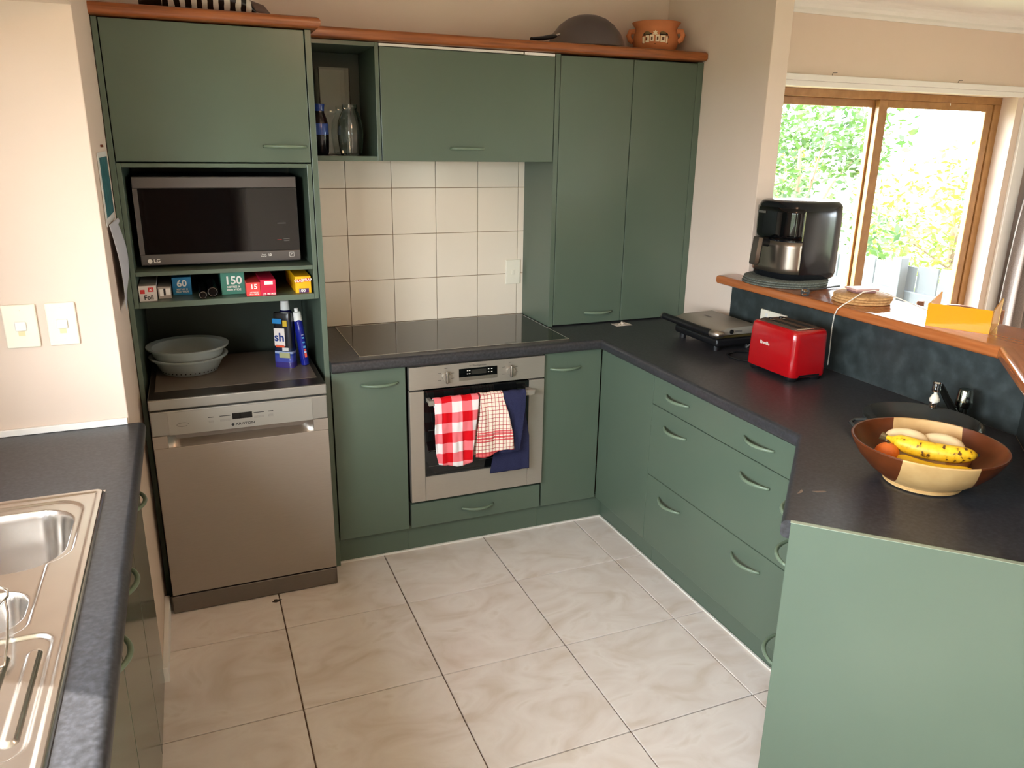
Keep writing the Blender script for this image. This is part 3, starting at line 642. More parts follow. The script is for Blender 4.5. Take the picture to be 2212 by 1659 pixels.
rc = lambda x0, x1, z0, z1: [(x0, z0), ((x0 + x1) / 2, z0), (x1, z0), (x1, z1), ((x0 + x1) / 2, z1), (x0, z1)]
PW = mat('cream_glaze', (238, 220, 186), .5); PB = mat('dark_glaze', (40, 26, 22), .6); PO_ = mat('olive_glaze', (120, 96, 62), .7); PBR = mat('brown_glaze', (104, 58, 34), .7)
onpot(rc(-.062, .062, .033, .066), 0, PBR, 'painted_ground', 0, .0006)
onpot([(x, .076 + .010 * math.sin(math.pi * t)) for t, x in ((0, -.058), (.3, -.05), (.6, -.04), (1, -.018))] + [(-.018, .067), (-.058, .067)], 0, PB, 'painted_tree', 0, .0006)
onpot([(.018, .067), (.058, .067), (.058, .074), (.045, .082), (.03, .084), (.018, .078)], 0, PB, 'painted_tree', 0, .0006)
onpot([(-.052, .072), (-.026, .073), (-.026, .080), (-.038, .086), (-.05, .082)], 0, PO_, 'painted_crown', .0004, .0008)
onpot([(.02, .074), (.048, .073), (.046, .08), (.034, .086), (.022, .082)], 0, PO_, 'painted_crown', .0004, .0008)
for x0, x1, z0, z1 in ((-.060, -.050, .036, .063), (-.044, -.028, .039, .068), (-.024, -.007, .043, .070), (.001, .018, .042, .070), (.023, .045, .039, .067), (.049, .056, .037, .063)): onpot(rc(x0, x1, z0, z1), 0, PW, 'painted_house', .0008, .001)
for x0, x1, z0, z1 in ((-.043, -.036, .046, .060), (-.019, -.012, .048, .062), (.006, .013, .048, .062), (.029, .039, .047, .061)): onpot(rc(x0, x1, z0, z1), 0, PBR, 'painted_window', .0018, .0006)
onpot([(-.013, .072), (.009, .072), (-.002, .090)], 0, PW, 'painted_star', .0008, .001); onpot([(-.013, .0845), (.009, .0845), (-.002, .0665)], 0, PW, 'painted_star', .0010, .001)
st = thing('striped_ornament', 'long black carved ornament with white painted stripes on the tower capping', 'ornament', (.305, -.44, 2.0945))
def orn(u, v):
    x = -.185 + .40 * u; a = 2 * math.pi * v
    w = .075 * max(.02, (1 - abs(2 * u - .95) ** 3.2)) ** .6; h = .055 * max(.05, (1 - abs(2 * u - .85) ** 3.4)) ** .55
    return (x, w * math.cos(a), h + h * math.sin(a) * (1 if math.sin(a) > 0 else 1))
so = bpy.data.materials.new('zebra_stripes'); so.use_nodes = True; nt = so.node_tree; p = nt.nodes['Principled BSDF']; p.inputs['Roughness'].default_value = .2
tcn = nt.nodes.new('ShaderNodeTexCoord'); wv = nt.nodes.new('ShaderNodeTexWave'); wv.inputs['Scale'].default_value = 9.; wv.inputs['Distortion'].default_value = 1.2; wv.inputs['Detail Scale'].default_value = 2.
nt.links.new(tcn.outputs['Object'], wv.inputs[0])
sx_ = nt.nodes.new('ShaderNodeSeparateXYZ'); nt.links.new(tcn.outputs['Object'], sx_.inputs[0])
gt = nt.nodes.new('ShaderNodeMath'); gt.operation = 'GREATER_THAN'; gt.inputs[1].default_value = -.115; nt.links.new(sx_.outputs[0], gt.inputs[0])
g2 = nt.nodes.new('ShaderNodeMath'); g2.operation = 'GREATER_THAN'; g2.inputs[1].default_value = .52; nt.links.new(wv.outputs['Fac'], g2.inputs[0])
ml = nt.nodes.new('ShaderNodeMath'); ml.operation = 'MULTIPLY'; nt.links.new(gt.outputs[0], ml.inputs[0]); nt.links.new(g2.outputs[0], ml.inputs[1])
mx = nt.nodes.new('ShaderNodeMix'); mx.data_type = 'RGBA'; mx.inputs[6].default_value = srgb(22, 20, 18); mx.inputs[7].default_value = srgb(206, 200, 188)
nt.links.new(ml.outputs[0], mx.inputs[0]); nt.links.new(mx.outputs[2], p.inputs['Base Color'])
b = MB(); b.grid(orn, 60, 32); bmesh.ops.remove_doubles(b.bm, verts=b.bm.verts, dist=1e-5); b.build('body', so, st, smooth=60, local=True)
MB().tube([(.16, 0, .03), (.205, 0, .024), (.228, 0, .013)], [.03, .022, .008], 12).build('tip', mat('ornament_tip', (96, 74, 64), .4), st, smooth=50, local=True)

# ------------------------------------------------------------------ towels on the oven rail
def check_mat(name, fn):
    m = bpy.data.materials.new(name); m.use_nodes = True; nt = m.node_tree; p = nt.nodes['Principled BSDF']; p.inputs['Roughness'].default_value = .9; p.inputs['Specular IOR Level'].default_value = .15
    uvn = nt.nodes.new('ShaderNodeUVMap'); s_ = nt.nodes.new('ShaderNodeSeparateXYZ'); nt.links.new(uvn.outputs[0], s_.inputs[0])
    def math_(op, a, b_=None):
        n = nt.nodes.new('ShaderNodeMath'); n.operation = op
        for i, v in enumerate((a, b_)):
            if v is None: continue
            if isinstance(v, (int, float)): n.inputs[i].default_value = v
            else: nt.links.new(v, n.inputs[i])
        return n.outputs[0]
    def mix(f, a, b_):
        n = nt.nodes.new('ShaderNodeMix'); n.data_type = 'RGBA'; nt.links.new(f, n.inputs[0])
        for i, v in ((6, a), (7, b_)):
            if isinstance(v, tuple): n.inputs[i].default_value = v
            else: nt.links.new(v, n.inputs[i])
        return n.outputs[2]
    nt.links.new(fn(s_.outputs[0], s_.outputs[1], math_, mix), p.inputs['Base Color'])
    nz = nt.nodes.new('ShaderNodeTexNoise'); nz.inputs['Scale'].default_value = 900; bp = nt.nodes.new('ShaderNodeBump'); bp.inputs['Strength'].default_value = .25; bp.inputs['Distance'].default_value = .001
    nt.links.new(nz.outputs[0], bp.inputs['Height']); nt.links.new(bp.outputs[0], p.inputs['Normal'])
    return m
def gingham(u, v, M, X):
    a = M('GREATER_THAN', M('FRACT', M('ADD', M('MULTIPLY', u, 1 / .086), .17)), .5); b_ = M('GREATER_THAN', M('FRACT', M('ADD', M('MULTIPLY', v, 1 / .086), .02)), .5)
    s_ = M('MULTIPLY', M('ADD', a, b_), .5)
    return X(M('GREATER_THAN', s_, .75), X(M('GREATER_THAN', s_, .25), srgb(236, 228, 226), srgb(236, 118, 124)), srgb(208, 12, 24))
def teagrid(u, v, M, X):
    a = M('LESS_THAN', M('FRACT', M('MULTIPLY', u, 1 / .0155)), .13); b_ = M('LESS_THAN', M('FRACT', M('MULTIPLY', v, 1 / .0165)), .13)
    line = M('MAXIMUM', a, b_)
    bd = M('MULTIPLY', M('GREATER_THAN', v, .140), M('LESS_THAN', v, .182)); bd = M('MULTIPLY', bd, M('GREATER_THAN', M('FRACT', M('MULTIPLY', v, 1 / .0133)), .36))
    hem = M('GREATER_THAN', v, .228)
    bdm = M('MAXIMUM', bd, hem)
    return X(line, X(bdm, srgb(238, 222, 204), srgb(220, 104, 104)), srgb(176, 40, 50))
GING = check_mat('gingham_cloth', gingham); TEA = check_mat('grid_cloth', teagrid)
NAVY = mat('navy_towelling', (46, 48, 76), .95, var=.12, vscale=220, bump=.9, bscale=420, spec=.1)
def towel(name, label, m, front, back, lf, rt, seed, yb=-.652, r=.019, amp=.006, ncol=44, thick=.0035, yoff=0., bot=None):
    """lf, rt: functions of drop (metres below the rail, negative behind) giving x; sheet runs back -> over rail -> front"""
    t = thing(name, label, 'towel', ((lf(0) + rt(0)) / 2, yb, .69), 'towels on the oven rail')
    b = MB(); zt = .697; arc = math.pi * r; tot = back + arc + front; nv = 90
    lay = b.bm.loops.layers.uv.verify(); V = []; UV = []
    for i in range(ncol + 1):
        u = i / ncol; rowv = []; rowuv = []
        for j in range(nv + 1):
            d = tot * j / nv - back
            fr = front + (bot(u) if bot else 0.)
            if d < 0: y, z, dr = yb + r, zt + d, d
            elif d < arc: a = d / r; y, z, dr = yb + r * math.cos(a), zt + r * math.sin(a), 0.
            else:
                k = (d - arc) / front; dr = k * fr; y, z = yb - r, zt - dr
            xl, xr = lf(dr), rt(dr); x = xl + (xr - xl) * u
            fd = min(1., abs(dr) / .06)
            wv_ = noise.noise(Vector((x * 26 + seed, dr * 5, seed * 3.1))) + .5 * noise.noise(Vector((x * 60 + seed, dr * 16, seed)))
            if dr >= 0 and d >= arc: y += -abs(amp * .6) * fd + amp * fd * wv_ + yoff * fd
            else: y += min(.004, amp * .3 * fd * wv_)
            if d >= 0 and d <= arc: z += .003 * noise.noise(Vector((x * 30 + seed, 0, 0)))
            rowv.append(b.bm.verts.new((x, y, z))); rowuv.append((x - lf(0), (d - arc) if d < arc else dr))
        V.append(rowv); UV.append(rowuv)
    for i in range(ncol):
        for j in range(nv):
            f = b.bm.faces.new((V[i][j], V[i + 1][j], V[i + 1][j + 1], V[i][j + 1]))
            for l, (p_, q_) in zip(f.loops, ((i, j), (i + 1, j), (i + 1, j + 1), (i, j + 1))): l[lay].uv = UV[p_][q_]
    o = b.build('cloth', m, t, smooth=80)
    sm = o.modifiers.new('thickness', 'SOLIDIFY'); sm.thickness = thick; sm.offset = 0
    return t
lin = lambda pts: (lambda d: next((a[1] + (b_[1] - a[1]) * (d - a[0]) / (b_[0] - a[0]) for a, b_ in zip(pts, pts[1:]) if d <= b_[0]), pts[-1][1]) if d > pts[0][0] else pts[0][1])
towel('gingham_towel', 'red and white gingham tea towel hanging on the oven rail', GING, .270, .15, lin([(-.15, 1.06), (-.02, 1.045), (0, 1.038), (.12, 1.036), (.22, 1.042), (.28, 1.056)]), lin([(-.15, 1.21), (0, 1.226), (.09, 1.217), (.2, 1.200), (.28, 1.194)]), 1.3, amp=.011, bot=lambda u: -.012 * math.cos(u * 5) * .6)
towel('grid_towel', 'cream tea towel with thin red grid lines on the oven rail', TEA, .245, .258, lin([(-.26, 1.203), (0, 1.232), (.14, 1.214), (.26, 1.206)]), lin([(-.26, 1.31), (0, 1.333), (.15, 1.368), (.25, 1.380)]), 4.7, amp=.010, yoff=-.011, bot=lambda u: .008 * math.sin(u * 6.5) - .012 * u)
towel('navy_towel', 'navy blue hand towel hanging on the oven rail by the grid tea towel', NAVY, .250, .352, lin([(-.35, 1.290), (-.1, 1.335), (0, 1.338), (.25, 1.318)]), lin([(-.35, 1.471), (-.2, 1.468), (-.08, 1.446), (0, 1.437), (.25, 1.411)]), 9.1, amp=.008, thick=.006, r=.015)

# ------------------------------------------------------------------ sandwich press, toaster, outlet
sp_ = thing('sandwich_press', 'black and silver flat sandwich press with a long black handle on the worktop corner', 'sandwich press', (2.255, -.815, H))
spc = sp_
MB().box(-.105, .105, -.155, .155, .022, .058, bev=.012, seg=3).build('base', BLACK, sp_, smooth=50, local=True)
for sx1 in (-.08, .08):
    for sy1 in (-.12, .12): MB().cyl((sx1, sy1, 0.0005), (sx1, sy1, .024), .014, 16).build('foot', BLACK, sp_, local=True)
MB().box(-.110, .105, -.157, .157, .0585, .070, bev=.004).build('plate_edge', mat('bronze_plate', (84, 72, 40), .35, metal=.5), sp_, local=True)
ld = MB().prism([(-.112, .071), (.104, .071), (.104, .098), (.09, .104), (-.06, .101), (-.112, .088)], -.158, .158, bev=.004, seg=2).build('lid', mat('press_lid', (142, 136, 124), .4, metal=.25), sp_, smooth=35, local=True)
ld.rotation_euler.x = P2
MB().tube([(-.125, -.165, .080), (-.128, -.150, .083), (-.128, .205, .083)], [.010, .0145, .0145], 16).build('handle', BLACK, sp_, smooth=50, local=True)
MB().cyl((-.128, .205, .083), (-.128, .214, .083), .0146, 16).build('handle_cap', STEEL, sp_, smooth=40, local=True)
MB().tube([(-.128, -.145, .083), (-.128, -.165, .083), (-.120, -.178, .083), (-.100, -.180, .083)], [.0152, .0152, .014, .010], 16).build('handle_arm', STEEL, sp_, smooth=50, local=True)
MB().cyl((-.04, -.1585, .085), (-.04, -.162, .085), .009, 20).build('catch', BLACK, sp_, local=True)
MB().box(-.022, .012, -.1595, -.158, .081, .089).build('print', GREYP, sp_, local=True)
MB().box(-.006, .006, .035, .085, .1028, .1040, bev=.0004).build('badge', GREYP, sp_, local=True)
MB().tube([(2.30, -.972, H + .012), (2.30, -1.03, H + .06), (2.33, -1.06, H + .08), (2.36, -1.075, H + .075), (2.375, -1.08, H + .035), (2.372, -1.09, H + .0045)], .0032, 8).build('cord', GREYP, spc, smooth=60)
RED = mat('toaster_red', (158, 8, 16), .22, coat=.4)
to = thing('toaster', 'glossy red two-slice toaster standing on the worktop', 'toaster', (2.222, -1.292, H))
TW, TL = .082, .128
def rrect(w, l, r, n=8):
    out = []
    for cx, cy, a0 in ((w - r, l - r, 0), (-w + r, l - r, P2), (-w + r, -l + r, math.pi), (w - r, -l + r, 3 * P2)):
        for k in range(n + 1): a = a0 + P2 * k / n; out.append((cx + r * math.cos(a), cy + r * math.sin(a)))
    return out
def loft(sections, caps=True):
    b = MB(); rings = [[b.bm.verts.new((x, y, z)) for x, y in pl] for pl, z in sections]; n = len(rings[0])
    for A, B_ in zip(rings, rings[1:]):
        for k in range(n): b.bm.faces.new((A[k], A[(k + 1) % n], B_[(k + 1) % n], B_[k]))
    if caps: b.bm.faces.new(rings[0]); b.bm.faces.new(rings[-1])
    return b
def body_sec(f): return rrect(TW * f, TL * (1 - (1 - f) * .8), .026 * f)
b = loft([(rrect(TW * .97, TL * .985, .024), .018), (body_sec(1), .024), (body_sec(.99), .08), (body_sec(.965), .150), (body_sec(.95), .172), (body_sec(.92), .182), (body_sec(.86), .1865)])
b.build('body', RED, to, smooth=40, local=True)
MB().tube([(2.20, -1.165, H + .008), (2.16, -1.10, H + .0042), (2.158, -1.05, H + .0042), (2.175, -1.01, H + .0042), (2.235, -.99, H + .0042), (2.30, -1.02, H + .0042), (2.34, -1.06, H + .0042)], .0035, 8).build('cord', BLACK, to, smooth=60)
for sx1 in (-1, 1):
    for sy1 in (-1, 1): MB().lathe([(0, 0.0003), (.020, .0003), (.026, .01), (.026, .0185), (0, .0185)], 20, c=(sx1 * .052, sy1 * .095, 0)).build('foot', BLACK, to, smooth=40, local=True)
b = loft([(rrect(.060, .104, .016), .1862), (rrect(.058, .102, .015), .1905)]); b.build('top_plate', STEELD, to, smooth=40, local=True)
for sx1 in (-.026, .022):
    MB().box(sx1 - .011, sx1 + .011, -.085, .060, .1900, .1912).build('slot', GAP_SHADE, to, local=True)
    MB().tube([(sx1 - .011, .064, .1915), (sx1, .066, .1918), (sx1 + .011, .064, .1915)], .0014, 6).build('slot_trim', CHROME, to, local=True)
    MB().lathe([(0, 0), (.0075, 0), (.0075, .006), (0, .0065)], 16, c=(sx1 + .004, .078, .1905)).build('button', BLACK, to, smooth=40, local=True)
MB().tube([(-.056, -.101, .1905), (0, -.1045, .1915), (.056, -.101, .1905)], .0018, 6).build('edge_trim', CHROME, to, local=True)
MB().box(-.05, .05, -.128, -.118, .018, .030, bev=.003).build('crumb_recess', BLACK, to, local=True)
tb = text('Breville', .017, (-.0815, .028, .115), (P2, 0, -P2), mat('silver_print', (206, 190, 178), .4), to, bold=.0005, local=True)
tb.rotation_euler = (P2 - math.radians(1.2), 0, -P2)
ou = thing('power_outlet', 'white double power outlet on the dark splash panel behind the toaster', 'outlet', (2.4195, -.985, 1.0))
MB().box(2.410, 2.4198, -1.06, -.905, .955, 1.044, bev=.003).build('plate', IVORY, ou)
for y in (-1.02, -.945): MB().box(2.407, 2.411, y - .008, y + .008, 1.015, 1.032, bev=.001).build('rocker', WPLAST, ou)
pg = thing('plug', 'black plug in the outlet behind the toaster', 'plug', (2.40, -.945, .985))
MB().cyl((2.4098, -.945, .992), (2.375, -.945, .992), .024, 20, r2=.017).build('plug_body', BLACK, pg, smooth=40)
MB().tube([(2.376, -.945, .992), (2.36, -.948, .985), (2.378, -.985, .94), (2.385, -1.02, H + .006)], .004, 8).build('cord', BLACK, pg, smooth=50)

# ------------------------------------------------------------------ things on the bar
ZBAR = 1.1602
PLM = ramp_mat('grey_woven', [(.35, (70, 76, 70)), (.65, (112, 116, 106))], 160., rough=.8, rnd=True)
for k in range(3):
    o = MB().lathe([(0, 0), (.166, 0), (.170, .0025), (.170, .0055), (.166, .0075), (0, .0075)], 64, sx=1. - .01 * k).build('placemat', PLM, smooth=50)
    o.location = (2.475 + .006 * k, -.952 + .004 * k, ZBAR + .0078 * k)
    tag(o, ['lowest grey-green round placemat under the air fryer', 'middle grey-green round placemat under the air fryer', 'topmost grey-green round placemat right under the air fryer'][k], 'placemat', 'placemats under the air fryer')
af = thing('air_fryer', 'black air fryer with a steel drawer on the timber bar', 'air fryer', (2.535, -.930, ZBAR + .0236))
FB = mat('fryer_black', (16, 18, 22), .16)
def fs(w, l, r=0., n=3.3):
    out = []
    for k in range(72):
        a = 2 * math.pi * k / 72; c, s_ = math.cos(a), math.sin(a); q_ = (abs(c / w) ** n + abs(s_ / l) ** n) ** (-1 / n); out.append((q_ * c, q_ * s_))
    return out
b = loft([(fs(.134, .128), .0), (fs(.142, .136), .008), (fs(.1455, .1405), .03), (fs(.146, .141), .15), (fs(.1455, .1405), .25), (fs(.143, .138), .29), (fs(.136, .131), .304), (fs(.124, .119), .310)])
b.build('body', FB, af, smooth=40, local=True)
# front facing -x : curved drawer front
def arcshell(z0, z1, a0, a1, off, nz=6, na=26):
    def pt(u, v):
        a = math.radians(a0 + (a1 - a0) * u); z = z0 + (z1 - z0) * v
        c, s_ = math.cos(a), math.sin(a)
        # superellipse outline close to the rounded body
        w, l, n = .146 + off, .141 + off, 3.3
        r = (abs(c / w) ** n + abs(s_ / l) ** n) ** (-1 / n)
        return (r * c, r * s_, z)
    b = MB(); b.grid(pt, na, nz); return b
dro = arcshell(.026, .152, 126, 236, .003).build('drawer', mat('fryer_steel', (150, 138, 126), .3, metal=.95, var=.05, vscale=18, stretch=(30, 30, 1)), af, smooth=60, local=True)
m_ = dro.modifiers.new('thickness', 'SOLIDIFY'); m_.thickness = .004
sc_ = arcshell(.158, .284, 126, 236, .002).build('control_panel', BLACKG, af, smooth=60, local=True)
m_ = sc_.modifiers.new('thickness', 'SOLIDIFY'); m_.thickness = .003
MB().box(-.1512, -.1488, .030, .078, .257, .266, bev=.001).build('badge', GREYP, af, local=True)
MB().tube([(-.1, -.1425, .16), (-.099, -.1422, .22), (-.098, -.141, .275)], .0022, 6).build('trim_line', mat('green_tint_trim', (150, 160, 120), .2, metal=.8), af, local=True)
dh = MB(); dh.tube([(-.143, .0, .140), (-.178, .0, .146), (-.198, .0, .138)], .014, 14, flat=1.2); dho = dh.build('drawer_arm', BLACK, af, smooth=50, local=True)
hh = MB().prism([(-.178, -.019), (-.196, -.017), (-.196, .017), (-.178, .019)], 0, .112, bev=.004).build('drawer_handle', mat('handle_steel', (110, 100, 92), .3, metal=.9), af, smooth=40, local=True)
hh.location = (-.025, 0, .036); hh.rotation_euler.y = math.radians(6)
hk = MB().box(-.185, -.176, -.017, .017, .04, .145, bev=.004).build('handle_back', BLACK, af, local=True); hk.rotation_euler.y = math.radians(6); hk.location.x = -.023
fc = thing('power_plug', 'black three-pin plug with its cord lying beside the air fryer', 'plug', (2.345, -1.215, ZBAR + .014))
MB().cyl((-.008, -.012, .002), (.012, .012, .002), .0165, 20, r2=.013).build('plug_body', BLACK, fc, smooth=40, local=True)
for dx, dz in ((-.004, .009), (.006, .004), (-.002, -.007)): MB().box(-.026 + dx, -.008 + dx, -.0215, -.0175, .001 + dz, .005 + dz).build('pin', CHROME, fc, local=True)
MB().tube([(.012, .012, .002), (.06, .045, -.004), (.12, .07, -.0095), (.20, .090, -.0097), (.27, .10, -.0097)], [.006, .005, .004, .004, .004], 8).build('cord', BLACK, fc, smooth=50, local=True)
CORK = ramp_mat('cork', [(.3, (160, 116, 66)), (.5, (190, 144, 90)), (.7, (206, 164, 110))], 90., rough=.8, rnd=True)
for k in range(3):
    o = MB().lathe([(0, 0), (.098, 0), (.1005, .0012), (.1018, .0032), (.1018, .0063), (.1005, .0083), (.098, .0095), (0, .0095)], 48).build('cork_mat', CORK, smooth=40)
    o.location = (2.468 + .004 * (k % 2), -1.372 - .003 * k, ZBAR + .0002 + .0097 * k)
    tag(o, ['bottom round cork mat of the stack on the bar', 'middle round cork mat of the stack on the bar', 'top round cork mat of the stack on the bar'][k], 'cork mat', 'stack of round cork mats')
ZM = ZBAR + .0296
PINK = mat('pink_card', (196, 158, 150), .5)
for k, (w, dz, lab) in enumerate(((.040, 0., 'lower pinkish square coaster on the cork mats'), (.047, .0082, 'upper pinkish square coaster on the cork mats'))):
    o = MB().box(-w, w, -w * .8, w * .8, 0, .008, bev=.002).build('square_coaster', PINK if k else mat('mauve_card', (140, 100, 98), .5))
    o.location = (2.488, -1.350, ZM + dz); o.rotation_euler.z = math.radians(-12); tag(o, lab, 'coaster', 'square coasters on the cork mats')
ye = thing('yellow_holder', 'bright yellow acrylic tray with splayed ends on the timber bar', 'tray', (2.437, -1.811, ZBAR), rz=math.radians(-61.5))
YEL = mat('yellow_acrylic', (228, 150, 0), .22, sss=.0); YELC = mat('amber_acrylic', (240, 190, 90), .08, trans=.75, ior=1.2)
yf_ = MB().box(-.093, .087, -.046, -.042, .001, .076, bev=.0015).build('front_panel', YEL, ye, local=True); yf_.rotation_euler.x = math.radians(3)
MB().box(-.093, .087, -.042, .105, .0006, .004, bev=.001).build('base_panel', YELC, ye, local=True)
for s_, x in ((-1, -.091), (1, .085)):
    pp = MB().prism([(-.042, .004), (.108, .004), (.118, .088), (-.042, .072)], 0, .004).build('end_panel', YELC if s_ > 0 else YEL, ye, local=True)
    pp.rotation_euler = (P2, 0, P2); pp.location = (x - (.0 if s_ < 0 else .0), 0, 0)
CABL = mat('white_cable', (226, 220, 208), .5)
wc = thing('charging_cable', 'thin white charging cable draped over the timber bar edge', 'cable', (2.40, -1.45, ZBAR))
MB().tube([(2.405, -1.32, H + .02), (2.40, -1.325, H + .07), (2.36, -1.36, 1.06), (2.318, -1.405, 1.125), (2.313, -1.42, 1.150), (2.325, -1.43, 1.1655), (2.36, -1.435, 1.185), (2.41, -1.432, 1.208), (2.47, -1.425, 1.2095), (2.54, -1.475, 1.185), (2.565, -1.54, 1.166), (2.548, -1.60, 1.1635), (2.515, -1.64, 1.1632)], .0022, 8).build('cord', CABL, wc, smooth=60)
MB().tube([(2.515 + .022 * math.cos(a) - .0, -1.665 + .024 * math.sin(a), 1.1635 + .0009 * a) for a in [P2 + i * .45 for i in range(28)]], .0021, 7).build('coil', CABL, wc, smooth=60)
gl = thing('glass_dish', 'small clear glass dish on the angled end of the bar', 'dish', (2.215, -2.27, ZBAR))
MB().lathe([(0, 0), (.03, 0), (.042, .022), (.044, .022), (.033, -.0), (.032, .003), (0, .003)][:4] + [(.040, .021), (.029, .004), (0, .004)], 32).build('dish', CLEAR, gl, smooth=50, local=True)

# ------------------------------------------------------------------ fruit bowl, dark bowl, tap, crumbs
fb = thing('fruit_bowl', 'two-tone brown and cream wooden bowl holding bananas', 'bowl', (1.868, -2.215, H + .0004))
bw = bpy.data.materials.new('two_tone_wood'); bw.use_nodes = True; nt = bw.node_tree; p = nt.nodes['Principled BSDF']; p.inputs['Roughness'].default_value = .34
tcn = nt.nodes.new('ShaderNodeTexCoord'); sx_ = nt.nodes.new('ShaderNodeSeparateXYZ'); mpn = nt.nodes.new('ShaderNodeMapping'); mpn.inputs['Rotation'].default_value = (0, 0, math.radians(44))
nt.links.new(tcn.outputs['Object'], mpn.inputs[0]); nt.links.new(mpn.outputs[0], sx_.inputs[0])
ab = nt.nodes.new('ShaderNodeMath'); ab.operation = 'ADD'; ab.inputs[1].default_value = -.012; nt.links.new(sx_.outputs[0], ab.inputs[0])
ab2 = nt.nodes.new('ShaderNodeMath'); ab2.operation = 'ABSOLUTE'; nt.links.new(ab.outputs[0], ab2.inputs[0])
lt = nt.nodes.new('ShaderNodeMath'); lt.operation = 'LESS_THAN'; lt.inputs[1].default_value = .082; nt.links.new(ab2.outputs[0], lt.inputs[0])
lz = nt.nodes.new('ShaderNodeMath'); lz.operation = 'LESS_THAN'; lz.inputs[1].default_value = .013; nt.links.new(sx_.outputs[2], lz.inputs[0])
mm = nt.nodes.new('ShaderNodeMath'); mm.operation = 'MAXIMUM'; nt.links.new(lt.outputs[0], mm.inputs[0]); nt.links.new(lz.outputs[0], mm.inputs[1])
nz = nt.nodes.new('ShaderNodeTexNoise'); nz.inputs['Scale'].default_value = 25; nz.inputs['Detail'].default_value = 6; nt.links.new(tcn.outputs['Object'], nz.inputs[0])
c1 = nt.nodes.new('ShaderNodeValToRGB'); c1.color_ramp.elements[0].color = srgb(60, 27, 9); c1.color_ramp.elements[1].color = srgb(104, 50, 20); nt.links.new(nz.outputs[0], c1.inputs[0])
c2 = nt.nodes.new('ShaderNodeValToRGB'); c2.color_ramp.elements[0].color = srgb(170, 130, 78); c2.color_ramp.elements[1].color = srgb(206, 172, 118); nt.links.new(nz.outputs[0], c2.inputs[0])
mx = nt.nodes.new('ShaderNodeMix'); mx.data_type = 'RGBA'; nt.links.new(mm.outputs[0], mx.inputs[0]); nt.links.new(c1.outputs[0], mx.inputs[6]); nt.links.new(c2.outputs[0], mx.inputs[7]); nt.links.new(mx.outputs[2], p.inputs['Base Color'])
MB().lathe([(0, 0), (.082, 0), (.092, .003), (.093, .007), (.088, .010), (.100, .016), (.130, .038), (.158, .068), (.176, .098), (.180, .108), (.178, .111), (.174, .110), (.170, .100), (.150, .068), (.120, .038), (.085, .018), (0, .012)], 72).build('bowl', bw, fb, smooth=50, local=True)
BAN = ramp_mat('banana_skin', [(.36, (84, 50, 16)), (.41, (222, 168, 24)), (.5, (232, 182, 30)), (.8, (240, 200, 60))], 75., rough=.45, rnd=True, detail=3)
BAN2 = mat('peeled_cream', (236, 212, 166), .5, var=.05, vscale=30)
def banana(label, c, yaw, bend, L, r, m, up=0., tilt=0.):
    t = thing('banana', label, 'banana', c, 'bananas in the bowl', rz=yaw); pts = []; rr = []; n = 22
    for i in range(n + 1):
        s_ = i / n - .5; pts.append((L * s_, bend * (4 * s_ * s_ - .5), up * (4 * s_ * s_)))
        k = abs(2 * s_); rr.append(r * (max(.02, 1 - k ** 5)) ** .6 if i > 2 else r * (.28, .30, .62)[i])
    MB().tube(pts, rr, 7 * 2).build('skin', m, t, smooth=70, local=True)
    MB().tube([pts[0], (pts[0][0] - .014, pts[0][1] + .004, pts[0][2] + .003)], [r * .28, r * .34], 8).build('stem', mat('banana_stem', (92, 74, 40), .7), t, local=True)
    MB().tube([pts[-1], (pts[-1][0] + .004, pts[-1][1], pts[-1][2])], [r * .22, r * .12], 8).build('tip', mat('banana_tip', (40, 28, 18), .8), t, local=True)
    t.rotation_euler.x = tilt
    return t
banana('spotted ripe banana lying on top in the fruit bowl', (1.870, -2.222, H + .091), math.radians(-57), .022, .205, .0225, BAN, up=.006)
banana('yellow banana lying below the spotted banana', (1.848, -2.252, H + .054), math.radians(-56), .018, .185, .018, mat('banana_yellow', (236, 192, 36), .45, var=.06, vscale=30), up=.012)
banana('pale banana curving at the back of the fruit bowl', (1.890, -2.130, H + .088), math.radians(-40), -.03, .10, .019, BAN2, up=-.006)
banana('second pale banana behind the spotted banana', (1.952, -2.192, H + .086), math.radians(-75), -.03, .11, .019, BAN2, up=-.008)
for lab, c, r, col in (('small orange at the side of the fruit bowl', (1.797, -2.158, H + .066), .030, (224, 112, 40)), ('dull orange fruit half hidden behind the bananas', (1.945, -2.245, H + .062), .030, (196, 130, 72))):
    t = thing('orange_fruit', lab, 'fruit', c, 'round fruit in the bowl')
    MB().lathe([(r * math.sin(math.pi * k / 14), -r * .95 * math.cos(math.pi * k / 14)) for k in range(15)], 28).build('peel', mat('peel_%d' % col[0], col, .45, bump=.4, bscale=260), t, smooth=70, local=True)
    MB().lathe([(0, r * .94), (.004, r * .945), (.003, r * .97), (0, r * .975)], 8).build('stem', mat('fruit_stem', (80, 90, 40), .7), t, local=True)
db = thing('dark_glass_bowl', 'dark smoky round dish with a loop handle behind the fruit bowl', 'bowl', (2.150, -1.962, H + .0003))
SMOKE = mat('smoky_enamel', (52, 54, 52), .14)
MB().lathe([(0, 0), (.105, 0), (.118, .004), (.146, .026), (.158, .042), (.164, .046), (.163, .049), (.156, .046), (.141, .028), (.114, .008), (0, .004)], 64).build('dish', SMOKE, db, smooth=50, local=True)
MB().tube([(-.128, .085, .036), (-.150, .108, .030), (-.172, .100, .026), (-.184, .070, .024), (-.178, .045, .028), (-.150, .035, .036)], .0055, 10).build('loop_handle', SMOKE, db, smooth=50, local=True)
tp = thing('tap', 'small chrome tap with a white aerator at the corner of the splash panel', 'tap', (2.352, -1.935, H + .0002))
